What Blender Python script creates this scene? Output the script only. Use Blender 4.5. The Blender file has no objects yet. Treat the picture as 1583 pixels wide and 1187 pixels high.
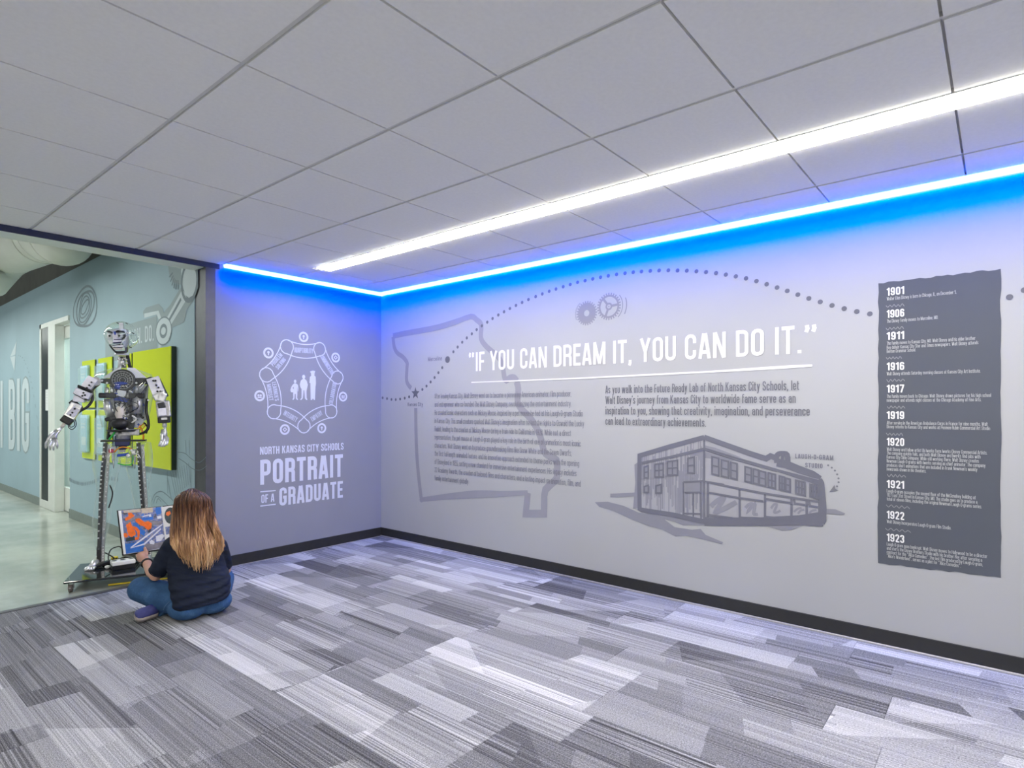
import bpy, bmesh, math, random
from mathutils import Vector, Matrix
from mathutils.geometry import tessellate_polygon

SC = bpy.context.scene
C = SC.collection
PI = math.pi
R_ = math.radians

# ------------------------------------------------------------------ camera
YAW = 0.8787            # camera heading, radians clockwise from +Y
CAM_H = 1.2916
F_PX = 913.65           # focal length in pixels of the 1583 px wide frame
CX, HY = 791.5, 631.26  # principal column and horizon row
cam_data = bpy.data.cameras.new('camera')
cam_data.sensor_fit = 'HORIZONTAL'
cam_data.sensor_width = 36.0
cam_data.lens = F_PX / 1583.0 * 36.0
cam_data.shift_y = (HY - 593.5) / 1583.0
cam_data.clip_start = 0.05
cam = bpy.data.objects.new('camera', cam_data)
cam.location = (0, 0, CAM_H)
cam.rotation_euler = (PI / 2, 0, -YAW)
C.objects.link(cam)
SC.camera = cam

# ------------------------------------------------------------------ world, exposure
world = bpy.data.worlds.new('world')
SC.world = world
world.use_nodes = True
bg = world.node_tree.nodes['Background']
bg.inputs['Color'].default_value = (0.93, 0.97, 1.0, 1)
bg.inputs['Strength'].default_value = 0.50
SC.view_settings.view_transform = 'Standard'
SC.view_settings.look = 'None'
SC.view_settings.exposure = 0.10
SC.view_settings.gamma = 1.0
SC.view_settings.use_curve_mapping = False

# lamps of the place: (strength numbers are used by the fixtures below)
STRIP_WHITE = 46.0      # long recessed line light over the room
LED_BLUE = 22.0         # blue perimeter line at the top of the walls
LED_WASH = 13.0         # the same lines' wash down the wall
HALL_LIGHT = 48.0        # line lights of the corridor

# ------------------------------------------------------------------ room numbers
XR, YB, ZC = 3.768, 4.848, 2.4516     # right wall, back wall, ceiling
XW = 2.05                             # corridor wall plane
fwd = Vector((math.sin(YAW), math.cos(YAW)))
rgt = Vector((math.cos(YAW), -math.sin(YAW)))

def ray(px, py):
    d = fwd + rgt * ((px - CX) / F_PX)
    return Vector((d.x, d.y, -(py - HY) / F_PX))
EYE = Vector((0, 0, CAM_H))
def at_x(px, py, x): r = ray(px, py); return EYE + r * (x / r.x)
def at_y(px, py, y): r = ray(px, py); return EYE + r * (y / r.y)
def at_z(px, py, z): r = ray(px, py); return EYE + r * ((z - CAM_H) / r.z)

# ------------------------------------------------------------------ material helper
class S:
    """a node socket with arithmetic, for writing procedural materials as expressions"""
    def __init__(s, t, o): s.t, s.o = t, o
    def _m(s, op, *a):
        n = s.t.nodes.new('ShaderNodeMath'); n.operation = op
        for i, v in enumerate((s,) + a):
            if isinstance(v, S): s.t.links.new(v.o, n.inputs[i])
            else: n.inputs[i].default_value = v
        return S(s.t, n.outputs[0])
    def __add__(s, b): return s._m('ADD', b)
    def __sub__(s, b): return s._m('SUBTRACT', b)
    def __mul__(s, b): return s._m('MULTIPLY', b)
    def __truediv__(s, b): return s._m('DIVIDE', b)
    def floor(s): return s._m('FLOOR')
    def fract(s): return s._m('FRACT')
    def gt(s, b): return s._m('GREATER_THAN', b)
    def lt(s, b): return s._m('LESS_THAN', b)
    def absv(s): return s._m('ABSOLUTE')
    def clamp(s): return s._m('MAXIMUM', 0.0)._m('MINIMUM', 1.0)
    def smooth(s, a, b):
        n = s.t.nodes.new('ShaderNodeMapRange'); n.interpolation_type = 'SMOOTHSTEP'
        s.t.links.new(s.o, n.inputs[0]); n.inputs[1].default_value = a; n.inputs[2].default_value = b
        return S(s.t, n.outputs[0])

class Mat:
    def __init__(s, name, col=(.8, .8, .8), rough=.5, metal=0., spec=.5, emit=None, es=0.):
        s.m = bpy.data.materials.new(name); s.m.use_nodes = True
        s.t = s.m.node_tree; s.b = s.t.nodes['Principled BSDF']
        s.b.inputs['Base Color'].default_value = (*col, 1)
        s.b.inputs['Roughness'].default_value = rough
        s.b.inputs['Metallic'].default_value = metal
        s.b.inputs['Specular IOR Level'].default_value = spec
        if emit:
            s.b.inputs['Emission Color'].default_value = (*emit, 1)
            s.b.inputs['Emission Strength'].default_value = es
    def pos(s):
        n = s.t.nodes.new('ShaderNodeNewGeometry'); return s.sep(n.outputs['Position'])
    def obj(s):
        n = s.t.nodes.new('ShaderNodeTexCoord'); return s.sep(n.outputs['Object'])
    def sep(s, o):
        q = s.t.nodes.new('ShaderNodeSeparateXYZ'); s.t.links.new(o, q.inputs[0])
        return [S(s.t, q.outputs[i]) for i in range(3)]
    def vec(s, *a):
        n = s.t.nodes.new('ShaderNodeCombineXYZ')
        for i, v in enumerate(a):
            if isinstance(v, S): s.t.links.new(v.o, n.inputs[i])
            else: n.inputs[i].default_value = v
        return n.outputs[0]
    def noise(s, v, scale=1., detail=2., rough=.5):
        n = s.t.nodes.new('ShaderNodeTexNoise'); s.t.links.new(v, n.inputs['Vector'])
        n.inputs['Scale'].default_value = scale; n.inputs['Detail'].default_value = detail
        n.inputs['Roughness'].default_value = rough
        return S(s.t, n.outputs[0])
    def white(s, v):
        n = s.t.nodes.new('ShaderNodeTexWhiteNoise'); n.noise_dimensions = '3D'
        s.t.links.new(v, n.inputs['Vector']); return S(s.t, n.outputs[0])
    def ramp(s, f, stops):
        n = s.t.nodes.new('ShaderNodeValToRGB'); s.t.links.new(f.o, n.inputs[0])
        e = n.color_ramp.elements
        while len(e) < len(stops): e.new(.5)
        for k, (p, c) in enumerate(stops):
            e[k].position = p; e[k].color = (*c, 1)
        return n.outputs[0]
    def color(s, o): s.t.links.new(o, s.b.inputs['Base Color'])
    def bump(s, f, strength=.3, dist=.002):
        n = s.t.nodes.new('ShaderNodeBump'); n.inputs['Strength'].default_value = strength
        n.inputs['Distance'].default_value = dist
        s.t.links.new(f.o, n.inputs['Height']); s.t.links.new(n.outputs[0], s.b.inputs['Normal'])

def mottled(name, col, rough=.5, metal=0., amount=.12, scale=40., spec=.5, bump=0.):
    """a plain finish with slight procedural unevenness"""
    m = Mat(name, col, rough, metal, spec)
    n = m.noise(m.vec(*m.obj()), scale, 3.)
    lo = tuple(c * (1 - amount) for c in col); hi = tuple(min(1, c * (1 + amount)) for c in col)
    m.color(m.ramp(n, [(.3, lo), (.7, hi)]))
    if bump: m.bump(n, bump)
    return m.m

def glow(name, col, strength):
    m = bpy.data.materials.new(name); m.use_nodes = True; t = m.node_tree
    t.nodes.remove(t.nodes['Principled BSDF'])
    e = t.nodes.new('ShaderNodeEmission'); e.inputs[0].default_value = (*col, 1); e.inputs[1].default_value = strength
    t.links.new(e.outputs[0], t.nodes['Material Output'].inputs[0])
    return m

def clear(name, tint, edge=.55, base=.06, gloss_col=(1, 1, 1), rough=.04):
    """thin clear plastic: see-through face on, brighter and glossier at grazing angles"""
    m = bpy.data.materials.new(name); m.use_nodes = True; t = m.node_tree
    t.nodes.remove(t.nodes['Principled BSDF'])
    tr = t.nodes.new('ShaderNodeBsdfTransparent'); tr.inputs[0].default_value = (*tint, 1)
    gl = t.nodes.new('ShaderNodeBsdfGlossy'); gl.inputs['Roughness'].default_value = rough
    gl.inputs['Color'].default_value = (*gloss_col, 1)
    lw = t.nodes.new('ShaderNodeLayerWeight'); lw.inputs[0].default_value = .35
    f = S(t, lw.outputs['Facing'])
    f = f._m('POWER', 2.0) * edge + base
    df = t.nodes.new('ShaderNodeBsdfDiffuse'); df.inputs[0].default_value = (.85, .88, .87, 1)
    m2 = t.nodes.new('ShaderNodeMixShader'); m2.inputs[0].default_value = .45
    t.links.new(gl.outputs[0], m2.inputs[1]); t.links.new(df.outputs[0], m2.inputs[2]); gl = m2
    mx = t.nodes.new('ShaderNodeMixShader')
    t.links.new(f.o, mx.inputs[0]); t.links.new(tr.outputs[0], mx.inputs[1]); t.links.new(gl.outputs[0], mx.inputs[2])
    t.links.new(mx.outputs[0], t.nodes['Material Output'].inputs[0])
    return m

# ------------------------------------------------------------------ object helpers
def empty(name, label, cat, loc=(0, 0, 0), rot=(0, 0, 0), group=None):
    o = bpy.data.objects.new(name, None); C.objects.link(o)
    o.empty_display_size = .1
    o.location = loc; o.rotation_euler = rot
    o['label'] = label; o['category'] = cat
    if group: o['group'] = group
    return o
def tag(o, label, cat, group=None):
    o['label'] = label; o['category'] = cat
    if group: o['group'] = group
    return o

def rotm(rot): return Matrix.Rotation(rot[2], 3, 'Z') @ Matrix.Rotation(rot[1], 3, 'Y') @ Matrix.Rotation(rot[0], 3, 'X')

class MB:
    """collects shapes into ONE mesh"""
    def __init__(s): s.bm = bmesh.new()
    def face(s, pts):
        return s.bm.faces.new([s.bm.verts.new(p) for p in pts])
    def box(s, c, size, rot=None, bev=0.):
        m = rotm(rot) if rot is not None and not isinstance(rot, Matrix) else (rot or Matrix.Identity(3))
        c = Vector(c); h = Vector(size) / 2
        b2 = bmesh.new(); bmesh.ops.create_cube(b2, size=1.)
        for v in b2.verts: v.co = Vector((v.co.x * size[0], v.co.y * size[1], v.co.z * size[2]))
        if bev:
            bmesh.ops.bevel(b2, geom=b2.edges[:], offset=min(bev, min(size) * .49), segments=2, affect='EDGES', profile=.5)
        for v in b2.verts: v.co = m @ v.co + c
        s._join(b2)
    def _join(s, b2):
        mp = {v: s.bm.verts.new(v.co) for v in b2.verts}
        for f in b2.faces:
            try:
                g = s.bm.faces.new([mp[v] for v in f.verts]); g.smooth = f.smooth
            except ValueError: pass
        b2.free()
    def cyl(s, a, b, r0, r1=None, seg=16, cap=True):
        s.rings([(Vector(a), r0), (Vector(b), r0 if r1 is None else r1)], seg, cap)
    def rings(s, path, seg=10, cap=True, flat=1.):
        """tube through (point, radius) pairs"""
        P = [Vector(p) for p, r in path]; Rr = [r for p, r in path]
        n = len(P); T = []
        for i in range(n):
            d = P[min(i + 1, n - 1)] - P[max(i - 1, 0)]
            T.append(d.normalized() if d.length > 1e-9 else Vector((0, 0, 1)))
        up = Vector((0, 0, 1)) if abs(T[0].z) < .9 else Vector((1, 0, 0))
        u = T[0].cross(up).normalized(); prev = None; first = None
        for i in range(n):
            u = (u - T[i] * u.dot(T[i]))
            u = u.normalized() if u.length > 1e-6 else T[i].orthogonal().normalized()
            w = T[i].cross(u)
            ring = [s.bm.verts.new(P[i] + (u * math.cos(k * 2 * PI / seg) + w * math.sin(k * 2 * PI / seg) * flat) * Rr[i]) for k in range(seg)]
            if prev:
                for k in range(seg):
                    f = s.bm.faces.new((prev[k], prev[(k + 1) % seg], ring[(k + 1) % seg], ring[k])); f.smooth = True
            else: first = ring
            prev = ring
        if cap:
            s.bm.faces.new(first[::-1]); s.bm.faces.new(prev)
    def tube(s, pts, r, seg=8, sub=6, cap=True):
        s.rings([(p, r) for p in spline(pts, sub)], seg, cap)
    def loft(s, rings, cap=True, closed=True):
        """rings of equal vertex count"""
        V = [[s.bm.verts.new(p) for p in r] for r in rings]; n = len(V[0])
        for a, b in zip(V, V[1:]):
            for k in range(n if closed else n - 1):
                f = s.bm.faces.new((a[k], a[(k + 1) % n], b[(k + 1) % n], b[k])); f.smooth = True
        if cap:
            s.bm.faces.new(V[0][::-1]); s.bm.faces.new(V[-1])
    def ball(s, c, r, seg=16, rot=None):
        r = (r, r, r) if not hasattr(r, '__len__') else r
        b2 = bmesh.new(); bmesh.ops.create_uvsphere(b2, u_segments=seg, v_segments=max(6, seg // 2 + 2), radius=1.)
        m = rot if isinstance(rot, Matrix) else (rotm(rot) if rot else Matrix.Identity(3))
        for v in b2.verts: v.co = m @ Vector((v.co.x * r[0], v.co.y * r[1], v.co.z * r[2])) + Vector(c)
        for f in b2.faces: f.smooth = True
        s._join(b2)
    def prism(s, poly, y0, y1):
        """outline in x,z extruded from y0 to y1"""
        a = [s.bm.verts.new((x, y0, z)) for x, z in poly]; b = [s.bm.verts.new((x, y1, z)) for x, z in poly]
        n = len(poly)
        s.bm.faces.new(a); s.bm.faces.new(b[::-1])
        for k in range(n): s.bm.faces.new((a[k], b[k], b[(k + 1) % n], a[(k + 1) % n]))
    def slab(s, pts, up):
        """polygon of 3D points extruded by the vector up"""
        up = Vector(up); a = [s.bm.verts.new(p) for p in pts]; b = [s.bm.verts.new(Vector(p) + up) for p in pts]
        n = len(pts); s.bm.faces.new(a[::-1]); s.bm.faces.new(b)
        for k in range(n): s.bm.faces.new((a[k], a[(k + 1) % n], b[(k + 1) % n], b[k]))
    # ---- flat graphics: x to the right, z up, drawn at y
    def flat(s, poly, y=0., holes=()):
        s.k = getattr(s, 'k', 0) + 1; y = y - s.k % 60 * .00001
        loops = [[Vector((x, z, 0)) for x, z in poly]] + [[Vector((x, z, 0)) for x, z in h] for h in holes]
        vs = [s.bm.verts.new((p.x, y, p.y)) for l in loops for p in l]
        for t in tessellate_polygon(loops):
            try:
                f = s.bm.faces.new([vs[i] for i in t]); f.normal_update()
                if f.normal.y > 0: f.normal_flip()
            except ValueError: pass
    def ribbon(s, pts, w, y=0., closed=False):
        """stroke of width w (number or one per point)"""
        P = [Vector(p) for p in pts]
        Q = [P[0]]
        ws = [w] * len(P) if not hasattr(w, '__len__') else list(w); W = [ws[0]]
        for p, ww in zip(P[1:], ws[1:]):
            if (p - Q[-1]).length > 1e-6: Q.append(p); W.append(ww)
        if closed and (Q[0] - Q[-1]).length < 1e-6: Q.pop(); W.pop()
        n = len(Q)
        if n < 2: return
        s.k = getattr(s, 'k', 0) + 1; y = y - s.k % 60 * .00001      # crossing strokes never share a plane
        L = []
        for i in range(n):
            if closed: a = Q[i] - Q[i - 1]; b = Q[(i + 1) % n] - Q[i]
            else:
                a = Q[i] - Q[i - 1] if i else Q[1] - Q[0]; b = Q[i + 1] - Q[i] if i < n - 1 else a
            a = a.normalized(); b = b.normalized()
            na = Vector((-a.y, a.x)); nb = Vector((-b.y, b.x)); m = na + nb
            m = m.normalized() if m.length > 1e-4 else na
            k = min(1 / max(m.dot(na), .3), 2.5)
            o = m * (W[i] / 2 * k)
            L.append((s.bm.verts.new((Q[i].x + o.x, y - i * .000004, Q[i].y + o.y)), s.bm.verts.new((Q[i].x - o.x, y - i * .000004, Q[i].y - o.y))))
        for i in range(n if closed else n - 1):
            j = (i + 1) % n
            f = s.bm.faces.new((L[i][0], L[i][1], L[j][1], L[j][0])); f.normal_update()
            if f.normal.y > 0: f.normal_flip()
    def disc(s, cx, cz, rx, rz=None, y=0., seg=24, hole=0.):
        rz = rx if rz is None else rz
        o = [(cx + rx * math.cos(k * 2 * PI / seg), cz + rz * math.sin(k * 2 * PI / seg)) for k in range(seg)]
        if hole:
            q = hole; s.ribbon([(cx + (rx + q) / 2 * math.cos(k * 2 * PI / seg), cz + (rz + q * rz / rx) / 2 * math.sin(k * 2 * PI / seg)) for k in range(seg)], rx - q, y, True)
        else: s.flat(o, y)
    def build(s, name, mat, parent=None, smooth=None, loc=None, label=None):
        me = bpy.data.meshes.new(name); bmesh.ops.recalc_face_normals(s.bm, faces=s.bm.faces[:]) if smooth != 'flat2d' else None
        s.bm.to_mesh(me); s.bm.free()
        me.materials.append(mat)
        if smooth is True:
            for p in me.polygons: p.use_smooth = True
        o = bpy.data.objects.new(name, me); C.objects.link(o)
        if parent: o.parent = parent
        if loc is not None: o.location = loc
        if label: o['label'] = label
        return o

def spline(pts, sub=6):
    """Catmull-Rom through points (2D or 3D)"""
    P = [Vector(p) for p in pts]
    if len(P) < 3 or sub < 2: return P
    out = []
    for i in range(len(P) - 1):
        p0 = P[max(i - 1, 0)]; p1 = P[i]; p2 = P[i + 1]; p3 = P[min(i + 2, len(P) - 1)]
        for k in range(sub):
            t = k / sub
            out.append(.5 * ((2 * p1) + (p2 - p0) * t + (2 * p0 - 5 * p1 + 4 * p2 - p3) * t * t + (3 * p1 - p0 - 3 * p2 + p3) * t ** 3))
    out.append(P[-1]); return out

def structure(o): o['kind'] = 'structure'; return o

def evaluated(o, name, mat, parent):
    """the mesh of o with its modifiers applied, as a plain object"""
    dg = bpy.context.evaluated_depsgraph_get(); dg.update()
    me = bpy.data.meshes.new_from_object(o.evaluated_get(dg), depsgraph=dg)
    bpy.data.objects.remove(o, do_unlink=True)
    me.name = name; me.materials.clear(); me.materials.append(mat)
    for p in me.polygons: p.use_smooth = True
    q = bpy.data.objects.new(name, me); C.objects.link(q)
    if parent: q.parent = parent
    return q
def melt(mb, name, mat, parent, voxel=.008, smooth=6, factor=.5):
    """fuse overlapping shapes into one continuous smooth surface"""
    o = mb.build(name, mat)
    r = o.modifiers.new('remesh', 'REMESH'); r.mode = 'VOXEL'; r.voxel_size = voxel
    if smooth:
        q = o.modifiers.new('smooth', 'SMOOTH'); q.factor = factor; q.iterations = smooth
    return evaluated(o, name, mat, parent)

def copy_thing(o, parent=None):
    c = o.copy(); C.objects.link(c)
    if parent: c.parent = parent
    for ch in list(o.children): copy_thing(ch, c)
    return c
# ================================================================== SETTING
def carpet_material():
    m = Mat('carpet_planks', (.3, .3, .31), .95, 0, .1)
    x, y, z = m.pos()
    i = ((x + .12) / .25).floor()
    ro = m.white(m.vec(i, 3.7, 0))
    v = y + ro * 7.0
    j = v.floor()
    lx = ((x + .12) / .25).fract(); ly = v.fract()
    r1 = m.white(m.vec(i, j, 1)); r2 = m.white(m.vec(i, j, 2)); r3 = m.white(m.vec(i, j, 3)); r4 = m.white(m.vec(i, j, 4))
    # angular facets: each plank is cut by a slanted line, and narrow sub-bands change tone at their own lengths
    cut = (ly + (lx - .5) * ((r3 - .5) * .9) - (r2 * .7 + .15)).gt(0)
    sb = (lx * (r4 * 2.0 + 1.2)).floor()
    v2 = v * 1.7 + m.white(m.vec(i, sb, 9)) * 5.0 + lx * ((r1 - .5) * .5)
    r5 = m.white(m.vec(i * 7.0 + sb, v2.floor(), 5))
    r6 = m.white(m.vec(i * 7.0 + sb, v2.floor(), 6))
    tone = r1 * .30 + cut * (r4 - .5) * .34 + r5 * .42 + .16
    tone = tone - r5.gt(.80) * .26
    stripe = m.noise(m.vec(x * 150.0, y * .55 + r1 * 30.0, j * 3.0 + r5 * 8.0), 1., 1., .6)
    thin = m.noise(m.vec(x * 420.0, y * .8, r1 * 9.0), 1., 0.)
    tone = tone + (stripe - .5) * (r6 * r6 * 1.5 + .22) + (thin - .5) * .22
    fib = m.noise(m.vec(x * 300.0, y * 150.0, 0.), 1., 3., .7)
    tone = (tone + (fib - .5) * 1.5).clamp()
    seam = (lx.lt(.012) + ly.lt(.004)).clamp()
    tone = tone - seam * .15
    m.color(m.ramp(tone, [(0., (.05, .05, .055)), (.32, (.165, .165, .17)), (.6, (.35, .35, .355)), (1., (.68, .68, .68))]))
    m.bump(fib, .35, .003)
    return m.m

def concrete_material():
    m = Mat('polished_concrete', (.45, .47, .43), .16, 0, .6)
    x, y, z = m.pos()
    a = m.noise(m.vec(x, y, 0.), 1.3, 6., .62); b = m.noise(m.vec(x * 1.0, y * .25, 5.), 2.2, 5., .6)
    f = (a * .65 + b * .35).smooth(.3, .72)
    m.color(m.ramp(f, [(0., (.30, .33, .29)), (.5, (.43, .455, .40)), (1., (.56, .57, .50))]))
    rr = m.noise(m.vec(x, y, 2.), 3., 3.).smooth(.3, .7) * .12 + .10
    m.t.links.new(rr.o, m.b.inputs['Roughness'])
    return m.m

M = {}
M['carpet'] = carpet_material()
M['concrete'] = concrete_material()
M['tile'] = mottled('ceiling_tile', (.86, .86, .845), .95, 0, .02, 60, .1)
M['grid'] = mottled('ceiling_grid_metal', (.66, .66, .65), .7, 0, .02, 30, .2)
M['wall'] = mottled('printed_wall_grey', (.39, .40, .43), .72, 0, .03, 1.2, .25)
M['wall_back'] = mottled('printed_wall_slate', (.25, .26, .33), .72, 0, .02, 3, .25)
M['wall_hall'] = mottled('printed_wall_teal', (.335, .45, .50), .6, 0, .05, 1.2, .3)
M['black_base'] = mottled('black_rubber_base', (.018, .018, .018), .55, 0, .1, 20)
M['green_base'] = mottled('grey_green_rubber_base', (.20, .235, .215), .6, 0, .06, 20)
M['steel'] = mottled('brushed_strip_metal', (.62, .60, .57), .35, .8, .05, 50)
M['post'] = mottled('dark_painted_steel', (.085, .085, .092), .45, .2, .08, 15)
M['navy'] = mottled('dark_navy_edge', (.022, .026, .055), .5, 0, .06, 20)
M['sage'] = mottled('sage_soffit', (.76, .82, .76), .8, 0, .03, 10)
M['deck'] = mottled('dark_painted_deck', (.12, .118, .105), .9, 0, .1, 4)
M['duct'] = mottled('painted_duct', (.62, .63, .57), .65, 0, .04, 5)
M['frame'] = mottled('painted_door_frame', (.70, .71, .66), .45, 0, .03, 10)
M['black_glass'] = mottled('black_glass', (.006, .006, .006), .3, 0, .05, 5, .15)
M['glass'] = clear('clear_glass', (.93, .98, .97), .5, .05)
M['glow_white'] = glow('white_line_lens', (1.0, .95, .84), STRIP_WHITE)
M['glow_blue'] = glow('blue_line_lens', (.050, .12, 1.0), LED_BLUE)
M['glow_hall'] = glow('hall_line_lens', (.92, 1.0, .96), HALL_LIGHT)
M['white_metal'] = mottled('white_painted_metal', (.75, .75, .74), .5, 0, .02, 20)

Y0 = -3.0      # the room runs on behind the camera
X0 = -4.0
# floors
b = MB(); b.box(((X0 + XR + .3) / 2, (Y0 + YB) / 2, -.05), (XR + .3 - X0, YB - Y0, .1)); structure(b.build('floor', M['carpet']))
b = MB(); b.box(((X0 + XW + .2) / 2, (YB + 17.2) / 2, -.051), (XW + .2 - X0, 17.2 - YB, .1)); structure(b.build('floor_corridor', M['concrete']))
b = MB(); b.box(((X0 + XW) / 2, YB + .02, .002), (XW - X0, .05, .006), bev=.002); structure(b.build('trim_1', M['post']))

# ceiling: lay-in tiles hanging a little below the grid, so the joints read as real reveals
GX = [.9554 + .6096 * k for k in range(-8, 5)]
GY = [1.967 + .6096 * k for k in range(-8, 5)]
LX0, LX1, LY1 = 2.712, 2.848, 4.34
b = MB()
xs = [X0] + GX + [XR]; ys = [Y0] + GY + [YB]
for i in range(len(xs) - 1):
    for j in range(len(ys) - 1):
        xa, xb, ya, yb = xs[i], xs[i + 1], ys[j], ys[j + 1]
        ga = .010; gb = .0045
        xa += ga if i else 0; xb -= ga if i < len(xs) - 2 else 0
        ya += gb if j else 0; yb -= gb if j < len(ys) - 2 else 0
        if ya < LY1 and xa < LX0 < xb: xb = LX0 - .002
        if ya < LY1 and xa < LX1 < xb: xa = LX1 + .002
        if xb - xa < .02 or yb - ya < .02: continue
        b.box(((xa + xb) / 2, (ya + yb) / 2, ZC + .009), (xb - xa, yb - ya, .018))
structure(b.build('ceiling', M['tile']))
b = MB()
b.box(((X0 + XR) / 2, (Y0 + YB) / 2, ZC + .03), (XR - X0, YB - Y0, .02))
for x in GX: b.box((x, (Y0 + YB) / 2, ZC + .013), (.014, YB - Y0, .016))
structure(b.build('trim_2', M['grid']))

# walls
b = MB(); b.box((XR + .1, (Y0 + YB + .2) / 2, 1.3), (.2, YB + .2 - Y0, 2.7)); structure(b.build('wall_right', M['wall']))
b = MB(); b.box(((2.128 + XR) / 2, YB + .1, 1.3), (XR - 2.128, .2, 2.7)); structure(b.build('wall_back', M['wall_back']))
# opening: steel post at its right side, header across the top
b = MB(); b.box((2.092, YB + .1, ZC / 2 - .02), (.072, .206, ZC - .04), bev=.003); structure(b.build('trim_3', M['post']))
b = MB(); b.box((2.0535, YB + .0, ZC / 2 - .02), (.008, .012, ZC - .045)); structure(b.build('trim_4', M['post']))
b = MB(); b.box(((X0 + 2.16) / 2, YB + .004, ZC - .0195), (2.16 - X0, .012, .0435)); structure(b.build('trim_5', M['navy']))
b = MB(); b.box(((X0 + 2.05) / 2, YB + .108, ZC + .58), (2.05 - X0, .196, 1.24)); structure(b.build('wall_header', M['sage']))
# corridor wall, cut for the door
DY0, DY1, DZ = 8.509, 9.80, 2.395
b = MB()
b.box((XW + .06, (YB + .2 + DY0) / 2, 1.46), (.12, DY0 - YB - .2, 2.92))
b.box((XW + .06, (DY1 + 17) / 2, 1.46), (.12, 17 - DY1, 2.92))
b.box((XW + .06, (DY0 + DY1) / 2, (DZ + 2.92) / 2), (.12, DY1 - DY0, 2.92 - DZ))
structure(b.build('wall_corridor', M['wall_hall']))
b = MB(); b.box((XW + .10, (YB + 17) / 2 + .1, 3.32), (.12, 17 - YB - .2, .80)); structure(b.build('wall_upper', M['deck']))
b = MB(); b.box(((X0 + XW + .2) / 2, 17.1, 1.85), (XW + .2 - X0, .2, 3.7)); structure(b.build('wall_end', M['wall_hall']))
b = MB(); b.box(((X0 + XW + .2) / 2, (YB + 17.2) / 2, 3.75), (XW + .2 - X0, 17.2 - YB, .1)); structure(b.build('ceiling_corridor', M['deck']))
# baseboards
b = MB(); b.box((XR - .006, (Y0 + YB) / 2, .051), (.012, YB - Y0, .076)); structure(b.build('baseboard_right', M['black_base']))
b = MB(); b.box((XR - .009, (Y0 + YB) / 2, .0065), (.018, YB - Y0, .013), bev=.003); structure(b.build('trim_6', M['steel']))
b = MB(); b.box(((2.128 + XR) / 2, YB - .006, .047), (XR - 2.128, .012, .084)); structure(b.build('baseboard_back', M['black_base']))
b = MB(); b.box(((2.128 + XR) / 2, YB - .008, .003), (XR - 2.128, .016, .006)); structure(b.build('trim_7', M['steel']))
b = MB()
b.box((XW - .005, (YB + .2 + DY0) / 2, .052), (.010, DY0 - YB - .2, .104)); b.box((XW - .005, (DY1 + 17) / 2, .052), (.010, 17 - DY1, .104))
structure(b.build('baseboard_corridor', M['green_base']))
# door with a dark sidelight
b = MB()
def jamb(ya, yb, z0, z1, x=XW + .03, d=.1): b.box((x, (ya + yb) / 2, (z0 + z1) / 2), (d, yb - ya, z1 - z0), bev=.004)
jamb(DY1 - .07, DY1, 0, DZ); jamb(9.07, 9.38, 0, DZ - .05); jamb(DY0, DY1, DZ - .06, DZ)
jamb(9.38, DY1 - .07, 0, .10)
door = b.build('door_1', M['frame']); structure(door)
b = MB(); b.box((XW - .002, (9.38 + DY1 - .07) / 2, 1.22), (.02, DY1 - .07 - 9.38, 2.25)); b.build('sidelight_glass', M['black_glass'], door)
b = MB()
xl = XW + .105
ys0, ys1, yg = at_x(86.5, 700, xl).y, at_x(97.5, 700, xl).y, at_x(99.5, 700, xl).y
b.box((xl, (ys0 + ys1) / 2, 1.17), (.045, ys0 - ys1, 2.32)); b.box((xl, 7.75, 1.17), (.045, .14, 2.32))
b.box((xl, (ys1 + 7.8) / 2, .155), (.045, ys1 - 7.8, .29)); b.box((xl, (ys1 + 7.8) / 2, 2.25), (.045, ys1 - 7.8, .16))
leaf = b.build('door_leaf', M['frame'], door)
b = MB(); b.box((xl, (ys1 + 7.8) / 2, 1.235), (.008, ys1 - 7.8, 1.88)); b.build('glass', M['glass'], door)
b = MB(); b.box((xl - .05, 8.70, 1.02), (.02, .02, .30), bev=.006); b.box((xl - .03, 8.70, 1.12), (.05, .014, .014)); b.box((xl - .03, 8.70, .92), (.05, .014, .014)); b.build('handle', M['steel'], door)
# the room seen through the door glass
M['teal'] = mottled('teal_blind', (.16, .42, .48), .7, 0, .06, 8)
M['pale'] = mottled('pale_wall', (.68, .74, .72), .8, 0, .04, 4)
b = MB(); b.box((3.55, 9.3, 1.46), (.1, 3.4, 2.92)); b.box((2.85, 7.55, 1.46), (1.4, .1, 2.92)); b.box((2.85, 11.0, 1.46), (1.4, .1, 2.92)); structure(b.build('wall_far_room', M['pale']))
b = MB(); b.box((2.85, 9.3, -.05), (1.5, 3.5, .1)); structure(b.build('floor_far_room', M['concrete']))
b = MB(); b.box((2.85, 9.3, 2.9), (1.5, 3.5, .05)); structure(b.build('ceiling_far_room', M['tile']))
b = MB()
for k in range(40): b.box((3.49, 9.4, .98 + k * .022), (.012, 2.2, .018), (0, .35, 0))
tag(b.build('window_blind', M['teal']), 'teal slatted blind seen through the corridor door glass', 'blind')
t = empty('side_counter', 'white-topped teal counter seen low through the door glass', 'counter', (3.28, 9.4, 0))
b = MB(); b.box((0, 0, .36), (.40, 2.0, .72), bev=.005); b.build('cabinet', M['teal'], t)
b = MB(); b.box((-.02, 0, .74), (.46, 2.04, .04), bev=.004); b.build('worktop', M['white_metal'], t)
t = empty('far_room_fill', 'unseen glowing panel added to light the room behind the door', 'light', (2.85, 9.0, 2.855))  # added out of view so the room behind the glass is lit
b = MB(); b.box((0, 0, 0), (.6, 1.4, .03)); b.build('lens', glow('far_room_fill_lens', (.95, 1., .98), 14.), t)
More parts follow.
